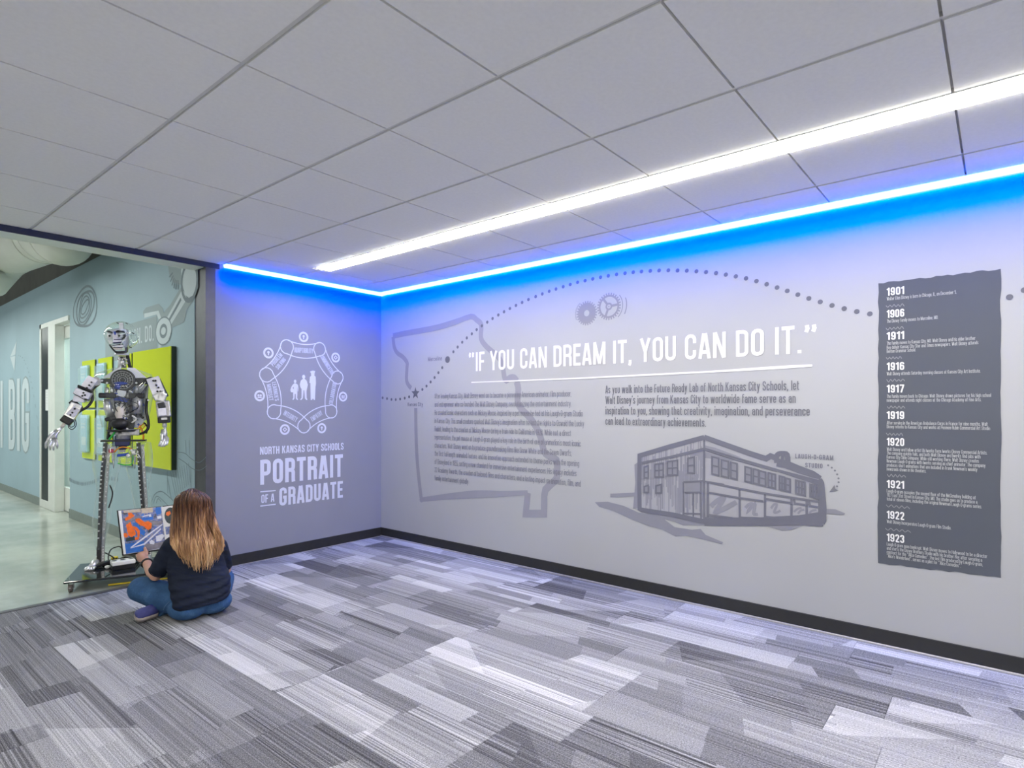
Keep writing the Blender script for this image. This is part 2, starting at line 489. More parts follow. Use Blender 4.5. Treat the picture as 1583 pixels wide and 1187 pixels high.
# paper notice on the sidelight
p = at_x(73, 612, XW + .038); q = at_x(76, 641, XW + .038)
b = MB(); b.box((XW - .0137, 9.46, 1.40), (.003, .13, .27)); notice = tag(b.build('paper_notice', M['white_metal']), 'small white notice stuck on the black door sidelight', 'notice')
b = MB()
for k in range(5): b.box((XW - .0157, 9.46, 1.50 - k * .035), (.001, .09, .008))
b.build('print', M['grid'], notice)

# ------------------------------------------------------------------ lights of the place and added fill
t = empty('linear_ceiling_light', 'long white glowing line light recessed in the tiled ceiling', 'light', (2.78, LY1, ZC))
b = MB(); b.box((0, (Y0 - LY1) / 2, .001), (LX1 - LX0 - .012, LY1 - Y0 - .012, .020)); b.build('lens', M['glow_white'], t)
b = MB()
for sx in (-1, 1): b.box((sx * (LX1 - LX0) / 2, (Y0 - LY1) / 2, .008), (.008, LY1 - Y0, .022))
b.box((0, 0, .008), (LX1 - LX0, .008, .022)); b.build('housing', M['white_metal'], t)
b = None
def led_line(name, label, a, bb, wall_dir):
    """half-round glowing lens tucked in the corner of ceiling and wall"""
    a = Vector(a); bb = Vector(bb); d = (bb - a).normalized(); w = Vector(wall_dir)
    t = empty(name, label, 'light', a)
    m = MB(); n = 7
    prof = [(math.cos(PI * k / n) * .027, -math.sin(PI * k / n) * .027) for k in range(n + 1)]
    ring = lambda p: [p + w * (-.030 + u) + Vector((0, 0, v)) for u, v in prof]
    m.loft([ring(Vector((0, 0, 0))), ring(bb - a)]); m.build('lens', M['glow_blue'], t)
    m = MB(); c = (bb - a) / 2 - w * .030 + Vector((0, 0, .004))
    m.box(c, (abs(d.x) * (bb - a).length + abs(w.x) * .050, abs(d.y) * (bb - a).length + abs(w.y) * .050, .007)); m.build('channel', M['white_metal'], t)
    # the line's wash: a narrow blue LED (about 467 nm) lies outside the sRGB triangle, so its red and green lie a little below zero
    L = bpy.data.lights.new('wash', 'AREA'); L.shape = 'RECTANGLE'; L.size = (bb - a).length; L.size_y = .02
    L.spread = R_(120); L.energy = LED_WASH * L.size; L.use_nodes = True; lt = L.node_tree
    em = lt.nodes['Emission']; cx = lt.nodes.new('ShaderNodeCombineXYZ')
    for k, v in enumerate((-.14, -.012, 1.0)): cx.inputs[k].default_value = v
    lt.links.new(cx.outputs[0], em.inputs['Color'])
    lo = bpy.data.objects.new('wash', L); C.objects.link(lo); lo.parent = t
    zz = -(w * .66 + Vector((0, 0, -.75))).normalized()        # a lamp shines along its own -Z
    xx = d; yy = zz.cross(xx)
    lo.matrix_local = Matrix(((xx.x, yy.x, zz.x, 0), (xx.y, yy.y, zz.y, 0), (xx.z, yy.z, zz.z, 0), (0, 0, 0, 1)))
    lo.location = (bb - a) / 2 - w * .040 + Vector((0, 0, -.032))
    return t
led_line('perimeter_light', 'blue glowing line light along the top of the long timeline wall', (XR, YB - .06, ZC), (XR, Y0, ZC), (1, 0, 0))
led_line('perimeter_light', 'short blue glowing line light along the top of the emblem wall', (2.19, YB, ZC), (XR - .01, YB, ZC), (0, 1, 0))
# unseen fill lines added left of and behind the camera, then the corridor's line
for x, lab in ((-1.16, 'second white line light, unseen, added left of the camera as fill'), (-3.1, 'third white line light, unseen, added far left to brighten the ceiling')):
    t = empty('linear_ceiling_light', lab, 'light', (x, 1.5, ZC - .004))
    m = MB(); m.box((0, -1.5, 0), (.11, 5.5, .008)); m.build('lens', M['glow_white'], t)
t = empty('corridor_line_light', 'white hanging line light over the corridor floor', 'light', (.55, 5.6, 2.80))
m = MB(); m.box((0, 5.3, -.004), (.12, 10.6, .006)); m.build('lens', M['glow_hall'], t)
m = MB(); m.box((0, 5.3, .03), (.14, 10.62, .06), bev=.006); m.build('housing', M['white_metal'], t)
for k in range(6):
    m = MB(); m.cyl((0, .3 + k * 2.0, .05), (0, .3 + k * 2.0, .9), .004, seg=6); m.build('hanger', M['steel'], t)

# round supply duct near the corridor deck
def at_d(px, py, d): return EYE + ray(px, py) * d
t = empty('air_duct', 'pale banded round air duct under the dark corridor ceiling', 'duct', at_d(40, 380, 7.0))
o = at_d(40, 380, 7.0)
P = [at_d(103, 352, 5.5) - o, at_d(97, 368, 5.52) - o, at_d(74, 366, 5.85) - o, at_d(64, 368, 5.95) - o, at_d(14, 387, 6.25) - o, at_d(2, 394, 6.3) - o, at_d(-14, 412, 6.3) - o, at_d(-22, 425, 6.25) - o, at_d(-60, 430, 6.0) - o]
m = MB(); m.rings([(p, r) for p, r in zip(P, (.20, .25, .25, .25, .25, .25, .245, .24, .24))], 32); m.build('duct_body', M['duct'], t, True)
for i, q in ((1, .05), (2, .0), (2, .9), (4, .0), (4, .9)):
    m = MB(); c = P[i].lerp(P[i + 1], q); d = (P[i + 1] - P[i]).normalized(); m.cyl(c - d * .012, c + d * .012, .256, seg=32); m.build('band', M['duct'], t)
# ================================================================== WALL GRAPHICS
M['ink_white'] = mottled('white_vinyl', (.74, .75, .77), .6, 0, .01, 8, .2)
M['ink_back'] = mottled('pale_blue_vinyl', (.62, .65, .80), .6, 0, .01, 8, .2)
M['ink_back_dim'] = mottled('dim_blue_vinyl', (.50, .53, .68), .6, 0, .01, 8, .2)
M['ink_dark'] = mottled('dark_grey_vinyl', (.165, .17, .20), .6, 0, .02, 8, .2)
M['ink_story'] = mottled('grey_vinyl', (.18, .185, .235), .6, 0, .02, 8, .2)
M['ink_map'] = mottled('map_grey_vinyl', (.275, .28, .335), .65, 0, .02, 8, .2)
M['ink_gear'] = mottled('gear_grey_vinyl', (.245, .25, .295), .65, 0, .02, 8, .2)
M['ink_dot'] = mottled('dot_grey_vinyl', (.135, .14, .17), .65, 0, .02, 8, .2)
M['ink_panel'] = mottled('slate_vinyl', (.088, .098, .125), .6, 0, .03, 3, .2)
M['ink_panel_text'] = mottled('light_grey_vinyl', (.50, .51, .53), .6, 0, .01, 8, .2)
M['ink_squiggle'] = mottled('faint_grey_vinyl', (.24, .245, .27), .6, 0, .01, 8, .2)
M['ink_line'] = mottled('sketch_line_grey', (.145, .15, .195), .6, 0, .02, 8, .2)
M['ink_shade'] = mottled('sketch_shade_grey', (.23, .235, .29), .6, 0, .02, 8, .2)
M['ink_light'] = mottled('sketch_light_grey', (.33, .335, .385), .6, 0, .02, 8, .2)

# ---- a condensed stroke alphabet for the headings (cap height 1)
def caps(t):
    """glyph -> (width, list of strokes); stroke thickness t"""
    w = .40; L = t / 2; Rr = w - t / 2; B = t / 2; T = 1 - t / 2; r = (Rr - L) / 2; c = w / 2; Mi = .5
    def arc(cx, cy, a0, a1, n=6, rr=r): return [(cx + rr * math.cos(R_(a0 + (a1 - a0) * k / n)), cy + rr * math.sin(R_(a0 + (a1 - a0) * k / n))) for k in range(n + 1)]
    top = arc(c, T - r, 0, 180); bot = arc(c, B + r, 180, 360)
    O = [top + bot + [top[0]]]
    q = r * .9
    bowlT = [(L, T), (Rr - q, T)] + arc(Rr - q, T - q, 90, 0, 4, q) + arc(Rr - q, Mi + q, 0, -90, 4, q) + [(L, Mi)]
    bowlB = [(L, Mi), (Rr - q, Mi)] + arc(Rr - q, Mi - q, 90, 0, 4, q) + arc(Rr - q, B + q, 0, -90, 4, q) + [(L, B)]
    st = [(L, 0), (L, 1)]
    Sx = [(Rr, .70)] + top + [(L, .68), (L + .03, .59), (c, .5), (Rr - .03, .41), (Rr, .32)] + arc(c, B + r, 0, -180) + [(L, .30)]
    G = {
     'A': (w + .02, [[(L * .85, 0), (c - t * .22 + .01, 1)], [(Rr + .02 + L * .15, 0), (c + t * .22 + .01, 1)], [(L + .05, .26), (Rr - .03, .26)]]),
     'B': (w, [st, bowlT, bowlB]), 'C': (w, [[(Rr, .64)] + top + bot + [(Rr, .36)]]),
     'D': (w, [st, [(L, T), (Rr - r, T)] + arc(Rr - r, T - r, 90, 0) + arc(Rr - r, B + r, 0, -90) + [(L, B)]]),
     'E': (.34, [st, [(L, T), (.34, T)], [(L, Mi), (.31, Mi)], [(L, B), (.34, B)]]),
     'F': (.33, [st, [(L, T), (.33, T)], [(L, Mi), (.30, Mi)]]),
     'G': (w, [[(Rr, .66)] + top + bot + [(Rr, .46), (c, .46)]]),
     'H': (w + .02, [st, [(Rr + .02, 0), (Rr + .02, 1)], [(L, Mi), (Rr, Mi)]]), 'I': (t, [st]),
     'J': (.3, [[(.3 - L, 1), (.3 - L, .2), (.2, B), (L * .6, B)]]),
     'K': (w + .03, [st, [(Rr + .02, 1), (L + t * .45, .47)], [(L + t * .8, .60), (Rr + .03, 0)]]),
     'L': (.33, [st, [(L, B), (.33, B)]]),
     'M': (.54, [[(L, 0), (L, 1)], [(.54 - L, 0), (.54 - L, 1)], [(L * 1.1, 1), (.27, .04)], [(.54 - L * 1.1, 1), (.27, .04)]]),
     'N': (w + .03, [st, [(Rr + .03, 0), (Rr + .03, 1)], [(L + .01, 1), (Rr + .02, 0)]]),
     'O': (w, O), 'P': (w, [st, [(p[0], p[1] - (.06 if p[1] < .6 else 0)) for p in bowlT]]),
     'R': (w, [st, bowlT, [(Rr - q, Mi)] + arc(Rr - q, Mi - q, 90, 0, 4, q) + [(Rr, .1), (Rr + .012, 0)]]),
     'S': (w, [Sx]), 'T': (.37, [[(.185, 0), (.185, 1)], [(0, T), (.37, T)]]),
     'U': (w, [[(L, 1)] + bot + [(Rr, 1)]]),
     'V': (w + .02, [[(L * .85, 1), (c - t * .2 + .01, 0)], [(Rr + .02 + L * .15, 1), (c + t * .2 + .01, 0)]]),
     'W': (.66, [[(L * .9, 1), (.18, 0)], [(.33, .95), (.20, 0)], [(.33, .95), (.46, 0)], [(.66 - L * .9, 1), (.48, 0)]]),
     'Y': (w + .02, [[(L * .85, 1), (c + .01, .42)], [(Rr + .02 + L * .15, 1), (c + .01, .42)], [(c + .01, .46), (c + .01, 0)]]),
     '-': (.2, [[(0, .45), (.2, .45)]]), '.': (t, [[(L, 0), (L, t)]]), ',': (t * 1.1, [[(L, 0), (L, t)], [(L * 1.2, .02), (L * .5, -t * .95)]]),
     ' ': (.17, []), "'": (t * .8, [[(L, 1), (L * .8, .80)]]),
     '\u201c': (.36, [[(.08, .75), (.065, .88)], [(.05, .84), (.10, 1)], [(.27, .75), (.255, .88)], [(.24, .84), (.29, 1)]]),
     '\u201d': (.36, [[(.07, .99), (.085, .86)], [(.10, .90), (.05, .74)], [(.26, .99), (.275, .86)], [(.29, .90), (.24, .74)]]),
     '0': (w, O), '1': (.27, [[(.27 - L, 0), (.27 - L, 1)], [(.27 - L, .90), (.01, .76)]]),
     '2': (w, [[(L, .72)] + top[::-1] + [(Rr, .64), (Rr - .05, .50), (L + .01, B)], [(L * .9, B), (w, B)]]),
     '3': (w, [[(L, .72)] + top[::-1] + [(Rr, .62), (c, .52)], [(c, .52), (Rr, .42)] + arc(c, B + r, 0, -180) + [(L, .28)]]),
     '6': (w, [[(Rr, .72)] + top + bot + [(Rr, .45)] + arc(c, .45, 0, 180)]),
     '7': (w, [[(0, T), (Rr, T), (Rr, .9), (.13, 0)]]), '9': (w, [[(L, .28)] + bot + top + [(L, .55)] + arc(c, .55, 180, 360)]),
    }
    return G

def heading(mb, text, x0, x1, z0, h, t=.14, y=0., gap=.075):
    """condensed capitals fitted between x0 and x1 on the baseline z0"""
    G = caps(t); pen = 0; out = []
    for ch in text:
        w, st = G[ch]; out.append((pen, st)); pen += w + gap
    sx = (x1 - x0) / ((pen - gap) * h)
    for pen0, st in out:
        for i, s in enumerate(st):
            P = [Vector((x0 + (pen0 + px) * h * sx, z0 + pz * h)) for px, pz in s]
            closed = len(P) > 4 and (P[0] - P[-1]).length < 1e-5
            mb.ribbon(P, t * h * (sx * .65 + .35), y - .00004 * (i + 1), closed)

def small(t):
    """lower-case letters of the same condensed alphabet"""
    w = .37; L = t / 2; Rr = w - t / 2; c = w / 2; X = .72; r = (Rr - L) / 2; B = t / 2; T = X - t / 2
    def arc(cx, cy, a0, a1, n=4, rr=r): return [(cx + rr * math.cos(R_(a0 + (a1 - a0) * k / n)), cy + rr * math.sin(R_(a0 + (a1 - a0) * k / n))) for k in range(n + 1)]
    top = arc(c, T - r, 0, 180); bot = arc(c, B + r, 180, 360); O = top + bot + [top[0]]
    arch = [(L, T - r)] + arc(c, T - r, 180, 0) + [(Rr, 0)]
    up = [(L, 0), (L, X)]
    return {
     'a': (w, [[(L, X - .17)] + top[::-1] + [(Rr, 0)], [(Rr, .42), (c, .42), (L + .02, .36), (L, .2), (L + .04, .10), (c, B), (Rr, .15)]]),
     'b': (w, [[(L, 0), (L, 1)], O]), 'c': (w, [[(Rr, .48)] + top + bot + [(Rr, .26)]]), 'd': (w, [[(Rr, 0), (Rr, 1)], O]),
     'e': (w, [[(L, .36), (Rr, .36), (Rr, T - r)] + top[1:] + bot + [(Rr, .22)]]),
     'f': (.26, [[(.09, 0), (.09, .86), (.13, 1 - L), (.27, 1 - L)], [(0, T), (.25, T)]]),
     'g': (w, [O, [(Rr, X), (Rr, -.08), (c + .04, -.2), (L, -.2)]]), 'h': (w, [[(L, 0), (L, 1)], arch]),
     'i': (t, [up, [(L, .84), (L, 1)]]), 'j': (t * 1.4, [[(L * 1.6, X), (L * 1.6, -.1), (0, -.2)], [(L * 1.6, .84), (L * 1.6, 1)]]),
     'k': (w, [[(L, 0), (L, 1)], [(Rr, X), (L + .04, .34)], [(L + .1, .44), (Rr + .02, 0)]]), 'l': (t, [[(L, 0), (L, 1)]]),
     'm': (.60, [up, [(L, T - r)] + arc(.18, T - .12, 180, 0, 4, .18 - L - .01) + [(.30, 0)], [(.30, T - r)] + arc(.42, T - .12, 180, 0, 4, .12) + [(.60 - L, 0)]]),
     'n': (w, [up, arch]), 'o': (w, [O]), 'p': (w, [[(L, -.26), (L, X)], O]), 'q': (w, [[(Rr, -.26), (Rr, X)], O]),
     'r': (.25, [up, [(L, T - .12), (.12, T), (.25, T)]]),
     's': (.34, [[(.34 - L, .52), (.32 - L, T - .04), (.17, T), (L + .02, T - .04), (L, .52), (L + .04, .42), (.30 - L, .30), (.34 - L, .2), (.31 - L, B + .03), (.17, B), (L + .02, B + .04), (L, .2)]]),
     't': (.26, [[(.10, .92), (.10, .14), (.14, B), (.26, B)], [(0, T), (.25, T)]]), 'u': (w, [[(L, X)] + bot + [(Rr, X)]]),
     'v': (w, [[(L, X), (c - .01, 0)], [(Rr, X), (c + .01, 0)]]), 'w': (.60, [[(L, X), (.16, 0)], [(.30, X), (.18, 0)], [(.30, X), (.42, 0)], [(.60 - L, X), (.44, 0)]]),
     'x': (w, [[(L, X), (Rr, 0)], [(Rr, X), (L, 0)]]), 'y': (w, [[(L, X), (c, .04)], [(Rr, X), (c - .05, -.22), (0, -.22)]]), 'z': (w, [[(0, T), (Rr, T), (L, B), (w, B)]]),
     'X': (w, [[(L, 1), (Rr, 0)], [(Rr, 1), (L, 0)]]), 'Z': (w, [[(0, 1 - L), (Rr, 1 - L), (L, B), (w, B)]]), '\u2019': (t, [[(L * 1.3, 1), (L * .7, .80)]]),
     '4': (w + .02, [[(Rr, 0), (Rr, 1), (L, .25), (w + .03, .25)]]), '5': (w, [[(w, 1 - L), (L, 1 - L), (L, .56), (c, .60), (Rr, .5)] + bot[::-1]]),
     '8': (w, [O[:0] + arc(c, 1 - L - r, 0, 360, 8), arc(c, B + r, 0, 360, 8), [(L, B + r), (L + .02, .5), (L, 1 - L - r)], [(Rr, B + r), (Rr - .02, .5), (Rr, 1 - L - r)]]),
    }

def textline(mb, text, x0, x1, z0, h, y=0., bold=0.):
    """a line of small condensed print fitted to x0..x1; h = capital height"""
    t = .105 + bold; G = caps(t); G.update(small(t)); pen = 0; out = []
    for ch in text:
        w, st = G[ch]; out.append((pen, st)); pen += w + .085
    sx = (x1 - x0) / ((pen - .085) * h); n = 0
    for pen0, st in out:
        for s in st:
            n += 1; mb.ribbon([Vector((x0 + (pen0 + px) * h * sx, z0 + pz * h)) for px, pz in s], t * h * (sx * .6 + .4), y - .00001 * (n % 7))

class Wall:
    """flat graphics on a wall: x runs to the viewer's right from the origin, z up"""
    def __init__(s, name, label, cat, wall, org, group=None):
        s.wall = wall; s.org = s.uz(*org) if wall else None
        u, z = s.org
        if wall == 'right': loc, rot = (XR, YB - u, z), (0, 0, -PI / 2)
        elif wall == 'hall': loc, rot = (XW, YB - u, z), (0, 0, -PI / 2)
        else: loc, rot = (u, YB, z), (0, 0, 0)
        s.e = empty(name, label, cat, loc, rot, group)
    def uz(s, px, py):
        if s.wall == 'right': p = at_x(px, py, XR); return YB - p.y, p.z
        if s.wall == 'hall': p = at_x(px, py, XW); return YB - p.y, p.z
        p = at_y(px, py, YB); return p.x, p.z
    def __call__(s, px, py):
        u, z = s.uz(px, py); return (u - s.org[0], z - s.org[1])
    def pts(s, L, k=1., ox=0., oy=0.): return [s(ox + x / k, oy + y / k) for x, y in L]
    def put(s, mb, name, mat, label=None): return mb.build(name, mat, s.e, 'flat2d', label=label)
LAY = -.0018    # one vinyl layer

# ---- state outline, dotted route, star and towns ---------------------------------------------------
W = Wall('state_map_outline', 'thick grey outline of a state map behind the long story text', 'wall graphic', 'right', (648, 772))
m = MB(); k1 = 4.397; k2 = 5.2767
Lm = W.pts([(245, 880), (222, 850), (214, 815), (217, 740), (217, 705), (190, 668), (152, 640), (131, 600), (122, 530)], k1, 580, 400)
m.ribbon(spline(Lm, 4), .045, LAY)
Lm = W.pts([(122, 525), (200, 508), (320, 487), (430, 465), (540, 432), (650, 393), (690, 415), (722, 450), (720, 540), (760, 600), (835, 665), (866, 725), (878, 800), (893, 828), (915, 808), (945, 806), (966, 830)], k1, 580, 400)
m.ribbon(spline(Lm, 3), [.05 if i > 12 else .056 for i in range(len(spline(Lm, 3)))], LAY * 1.02)
Lm = W.pts([(1155, 0), (1168, 60), (1163, 160), (1195, 225), (1260, 290), (1320, 380), (1355, 470), (1380, 570), (1420, 605), (1480, 640), (1485, 720), (1480, 790), (1430, 840), (1390, 880), (1380, 930), (1378, 1075), (1230, 1075), (1246, 905)], k2, 580, 590)
m.ribbon(spline(Lm[:14], 3) + Lm[14:], .062, LAY * 1.04)
Lm = W.pts([(1246, 905), (1020, 915), (820, 918), (600, 935), (378, 962)], k2, 580, 590)
m.ribbon(spline(Lm, 3), [.04, .042, .045, .05, .06, .066, .068, .066, .06, .055, .05, .046, .042], LAY * 1.06)
Lm = W.pts([(378, 962), (352, 740), (336, 500), (332, 215)], k2, 580, 590)
m.ribbon(spline(Lm, 3), .045, LAY * 1.08)
m.disc(*Lm[0], .026, y=LAY * 1.09)
W.put(m, 'outline', M['ink_map'])

W = Wall('dotted_route', 'dark dotted route line arching over the white quote', 'wall graphic', 'right', (597, 616))
dots = [(52, 945), (82, 950), (112, 956), (141, 957), (171, 953), (202, 947), (232, 938), (322, 888), (350, 865), (378, 837), (405, 807), (431, 774), (457, 740),
        (533, 632), (562, 600), (593, 567), (624, 538), (658, 510), (691, 482), (726, 456), (763, 431), (799, 406), (838, 382), (877, 360), (917, 338), (958, 317), (1000, 297), (1043, 277), (1092, 257), (1137, 239), (1184, 221), (1230, 206), (1279, 190), (1327, 175), (1377, 160), (1428, 149), (1480, 137), (1533, 126)]
dp = [(580 + x / k1, 400 + y / k1) for x, y in dots]
dots = [(200, 87), (242, 80), (285, 74), (327, 69), (369, 65), (414, 62), (459, 60), (506, 59), (553, 60), (600, 61), (649, 64), (698, 68), (749, 73), (799, 81), (850, 90), (902, 100), (955, 114), (1007, 130), (1060, 147), (1112, 164), (1166, 183), (1222, 202), (1280, 220), (1340, 238), (1402, 254), (1466, 269), (1533, 281)]
dp += [(880 + x / 3.298, 400 + y / 3.298) for x, y in dots] + [(1560.6, 459.2), (1583.5, 448.5)]
proto = None
for px, py in dp:
    x, z = W(px, py)
    if proto is None:
        m = MB(); m.disc(0, 0, .0138, y=LAY * 1.3, seg=16); o = proto = W.put(m, 'dot', M['ink_dot'])
    else: o = proto.copy(); C.objects.link(o); o.parent = W.e
    o.location = (x, 0, z)
x, z = W(580 + 493 / k1, 400 + 685 / k1); m = MB(); m.disc(x, z, .031, y=LAY * 1.3); W.put(m, 'town_dot', M['ink_dot'])
x, z = W(580 + 275 / k1, 400 + 914 / k1); m = MB()
m.flat([(x + (.060 if k % 2 == 0 else .026) * math.sin(k * PI / 5), z + (.060 if k % 2 == 0 else .026) * math.cos(k * PI / 5)) for k in range(10)], LAY * 1.35); W.put(m, 'star', M['ink_dot'])
m = MB()
a = W(580 + 360 / k1, 400 + 697 / k1); b2 = W(580 + 455 / k1, 400 + 692 / k1); textline(m, 'Marceline', a[0], b2[0], a[1], .040, LAY * 1.3, .01); W.put(m, 'town_name', M['ink_story']); m = MB()
a = W(580 + 222 / k1, 400 + 1002 / k1); b2 = W(580 + 326 / k1, 400 + 1000 / k1); textline(m, 'Kansas City', a[0], b2[0], a[1], .036, LAY * 1.3, .01)
W.put(m, 'town_name', M['ink_story'])

# ---- gears -------------------------------------------------------------------------------------------
def gear_teeth(m, cx, cz, r, n, dz, y):
    for k in range(n):
        a = k * 2 * PI / n; d = Vector((math.cos(a), math.sin(a)))
        m.ribbon([Vector((cx, cz)) + d * (r - .004), Vector((cx, cz)) + d * (r + dz)], .011, y)
kg = 15.83
W = Wall('gear_graphic', 'small solid grey gear drawn above the quote', 'wall graphic', 'right', (890 + 272 / kg, 430 + 1150 / kg), 'gears above the quote')
c = W(890 + 272 / kg, 430 + 857 / kg); tp = W(890 + 285 / kg, 430 + 600 / kg); r = tp[1] - c[1]
m = MB(); m.disc(*c, r, y=LAY, hole=r * .30, seg=32); gear_teeth(m, *c, r, 26, r * .17, LAY * 1.05); W.put(m, 'gear_face', M['ink_gear'])
m = MB(); m.ribbon([(c[0] - r * 1.28 * math.cos(R_(a)), c[1] + r * 1.28 * math.sin(R_(a))) for a in range(-25, 60, 8)], .006, LAY); W.put(m, 'motion_line', M['ink_gear'])
W = Wall('gear_graphic', 'larger spoked grey gear drawn above the quote', 'wall graphic', 'right', (890 + 815 / kg, 430 + 1045 / kg), 'gears above the quote')
c = W(890 + 815 / kg, 430 + 692 / kg); tp = W(890 + 830 / kg, 430 + 405 / kg); r = tp[1] - c[1]
m = MB(); m.disc(*c, r, y=LAY, hole=r * .83, seg=36); gear_teeth(m, *c, r, 28, r * .17, LAY * 1.05); m.disc(*c, r * .33, y=LAY * 1.02, hole=r * .17); m.disc(*c, r * .06, y=LAY)
for a in (5, 128, 248): m.ribbon([(c[0] + r * q * math.cos(R_(a)), c[1] + r * q * math.sin(R_(a))) for q in (.3, .86)], .018, LAY * 1.04)
W.put(m, 'gear_face', M['ink_gear'])
m = MB(); m.ribbon([(c[0] + r * 1.33 * math.cos(R_(a)), c[1] + r * 1.33 * math.sin(R_(a))) for a in range(-48, 46, 8)], .007, LAY); W.put(m, 'motion_line', M['ink_gear'])
m = MB(); m.ribbon([(c[0] + r * 1.70 * math.cos(R_(a)), c[1] + r * 1.70 * math.sin(R_(a))) for a in range(-28, 24, 8)], .009, LAY); W.put(m, 'motion_line', M['ink_gear'])

# ---- quote ---------------------------------------------------------------------------------------------
W = Wall('quote_lettering', 'large white capital quote on the long wall with a line under it', 'lettering', 'right', (735, 575))
m = MB()
xa, z0 = W(725, 575.3); xb = W(1264, 548)[0]; zt = W(735, 545.5)[1]
z1 = W(1239, 544.6)[1]; zt1 = W(1233, 502)[1]
zb = (z0 + z1) / 2; hh = ((zt - z0) + (zt1 - z1)) / 2
heading(m, '\u201cIF YOU CAN DREAM IT, YOU CAN DO IT.\u201d', xa, xb, zb, hh, .122, LAY * 1.8)
W.put(m, 'letters', M['ink_white'])
m = MB(); U = W.pts([(729, 591), (800, 588.5), (900, 584.5), (1000, 579.5), (1100, 574.5), (1180, 569.5), (1220, 567), (1256, 565)])
m.ribbon(U, [.008, .010, .012, .013, .013, .018, .019, .013], LAY * 1.8); W.put(m, 'underline', M['ink_white'])

# ---- story and introduction ------------------------------------------------------------------------------
W = Wall('story_text', 'eleven lines of small grey story text over the state outline', 'lettering', 'right', (672, 742))
story = ['After leaving Kansas City, Walt Disney went on to become a pioneering American animator, film producer,',
 'and entrepreneur who co-founded The Walt Disney Company, revolutionizing the entertainment industry.',
 'He created iconic characters such as Mickey Mouse, inspired by a pet mouse he had at his Laugh-O-gram Studio',
 'in Kansas City. This small creature sparked Walt Disney\u2019s imagination after he lost the rights to Oswald the Lucky',
 'Rabbit, leading to the creation of Mickey Mouse during a train ride to California in 1928. While not a direct',
 'representation, the pet mouse at Laugh-O-gram played a key role in the birth of one of animation\u2019s most iconic',
 'characters. Walt Disney went on to produce groundbreaking films like Snow White and the Seven Dwarfs,',
 'the first full-length animated feature, and his innovative approach extended to theme parks with the opening',
 'of Disneyland in 1955, setting a new standard for immersive entertainment experiences. His legacy includes',
 '22 Academy Awards, the creation of beloved films and characters, and a lasting impact on animation, film, and',
 'family entertainment globally']
sy = [(297, 265, 1320), (370, 350, 1320), (439, 433, 1420), (511, 520, 1432), (582, 603, 1318), (655, 690, 1403), (725, 772, 1323), (795, 865, 1388), (866, 948, 1365), (940, 1036, 1402), (1010, 1033, 420)]
x0 = W(650 + 125 / 5.654, 640)[0]
za = W(672, 560 + 297 / 5.654)[1]; zz = W(672, 560 + 1010 / 5.654)[1]
for k, (ya, yb, xr) in enumerate(sy):
    z = za + (zz - za) * k / 10
    m = MB(); textline(m, story[k], x0, W(650 + xr / 5.654, 640)[0], z - .022, .047, LAY * 1.5, -.022); W.put(m, 'text_line', M['ink_story'])
W = Wall('introduction_text', 'four lines of bold grey text under the white quote', 'lettering', 'right', (936, 660))
intro = [('As you walk into the Future Ready Lab of North Kansas City Schools, let', 1265), ('Walt Disney\u2019s journey from Kansas City to worldwide fame serve as an', 1245),
         ('inspiration to you, showing that creativity, imagination, and perseverance', 1327), ('can lead to extraordinary achievements.', 722)]
x0 = W(936.3, 630)[0]; za = W(936.3, 560 + 182 / 3.769)[1]; zz = W(936.3, 560 + 364 / 3.769)[1]
for k, (tx, xr) in enumerate(intro):
    m = MB(); textline(m, tx, x0, W(900 + xr / 3.769, 630)[0], za + (zz - za) * k / 3, .058, LAY * 1.5, .018); W.put(m, 'text_line', M['ink_dark'])

# ---- drawing of a corner building ------------------------------------------------------------------------
W = Wall('building_drawing', 'grey sketch of a two-storey corner building under the introduction text', 'wall graphic', 'right', (985, 800))
kb = 3.769
B = lambda L: W.pts(L, kb, 900, 560)
kl = 7.41875; BL = lambda L: W.pts(L, kl, 960, 660)
kr = 7.195; BR = lambda L: W.pts(L, kr, 1090, 680)
m = MB()   # ground shadow
m.flat(B([(75, 815), (150, 812), (240, 835), (330, 875), (420, 890), (480, 915), (540, 960), (640, 975), (690, 970), (720, 1005), (822, 1048), (815, 1058), (700, 1030), (600, 1010), (545, 1015), (470, 975), (390, 955), (300, 920), (180, 865), (100, 842)]), LAY)
m.flat(B([(350, 872), (450, 890), (560, 905), (700, 920), (750, 945), (690, 950), (590, 950), (540, 930), (440, 905)]), LAY * 1.05)
m.flat(BR([(560, 935), (1200, 925), (1050, 965), (960, 1000), (860, 1010), (790, 990), (700, 960), (600, 955)]), LAY * 1.05)
W.put(m, 'ground_shadow', M['ink_shade'])
m = MB()   # light faces
m.flat(BL([(215, 335), (960, 120), (960, 1075), (215, 940)]), LAY * 1.1)
m.flat(BR([(0, 10), (690, 220), (780, 190), (1290, 420), (1290, 900), (0, 895)]), LAY * 1.1)
W.put(m, 'pale_face', M['ink_light'])
m = MB()   # vertical hatching of the left face and shade bands
rs = random.Random(4)
for k in range(64):
    x = 240 + k * 11.2; tt = (x - 215) / 745
    y0 = 338 - 205 * tt + 8; y1 = 938 + 135 * tt - 8
    a, b2 = sorted((rs.random(), rs.random())); 
    if b2 - a < .35: a, b2 = max(0, a - .3), min(1, b2 + .3)
    m.ribbon(BL([(x, y0 + (y1 - y0) * a), (x + rs.uniform(-4, 4), y0 + (y1 - y0) * b2)]), rs.uniform(.004, .011), LAY * 1.2)
m.flat(BL([(735, 320), (960, 265), (960, 520), (880, 335)]), LAY * 1.18)
m.flat(BR([(0, 60), (110, 85), (380, 185), (420, 205), (0, 95)]), LAY * 1.18); m.flat(BR([(0, 130), (330, 230), (300, 235), (0, 200)]), LAY * 1.18)
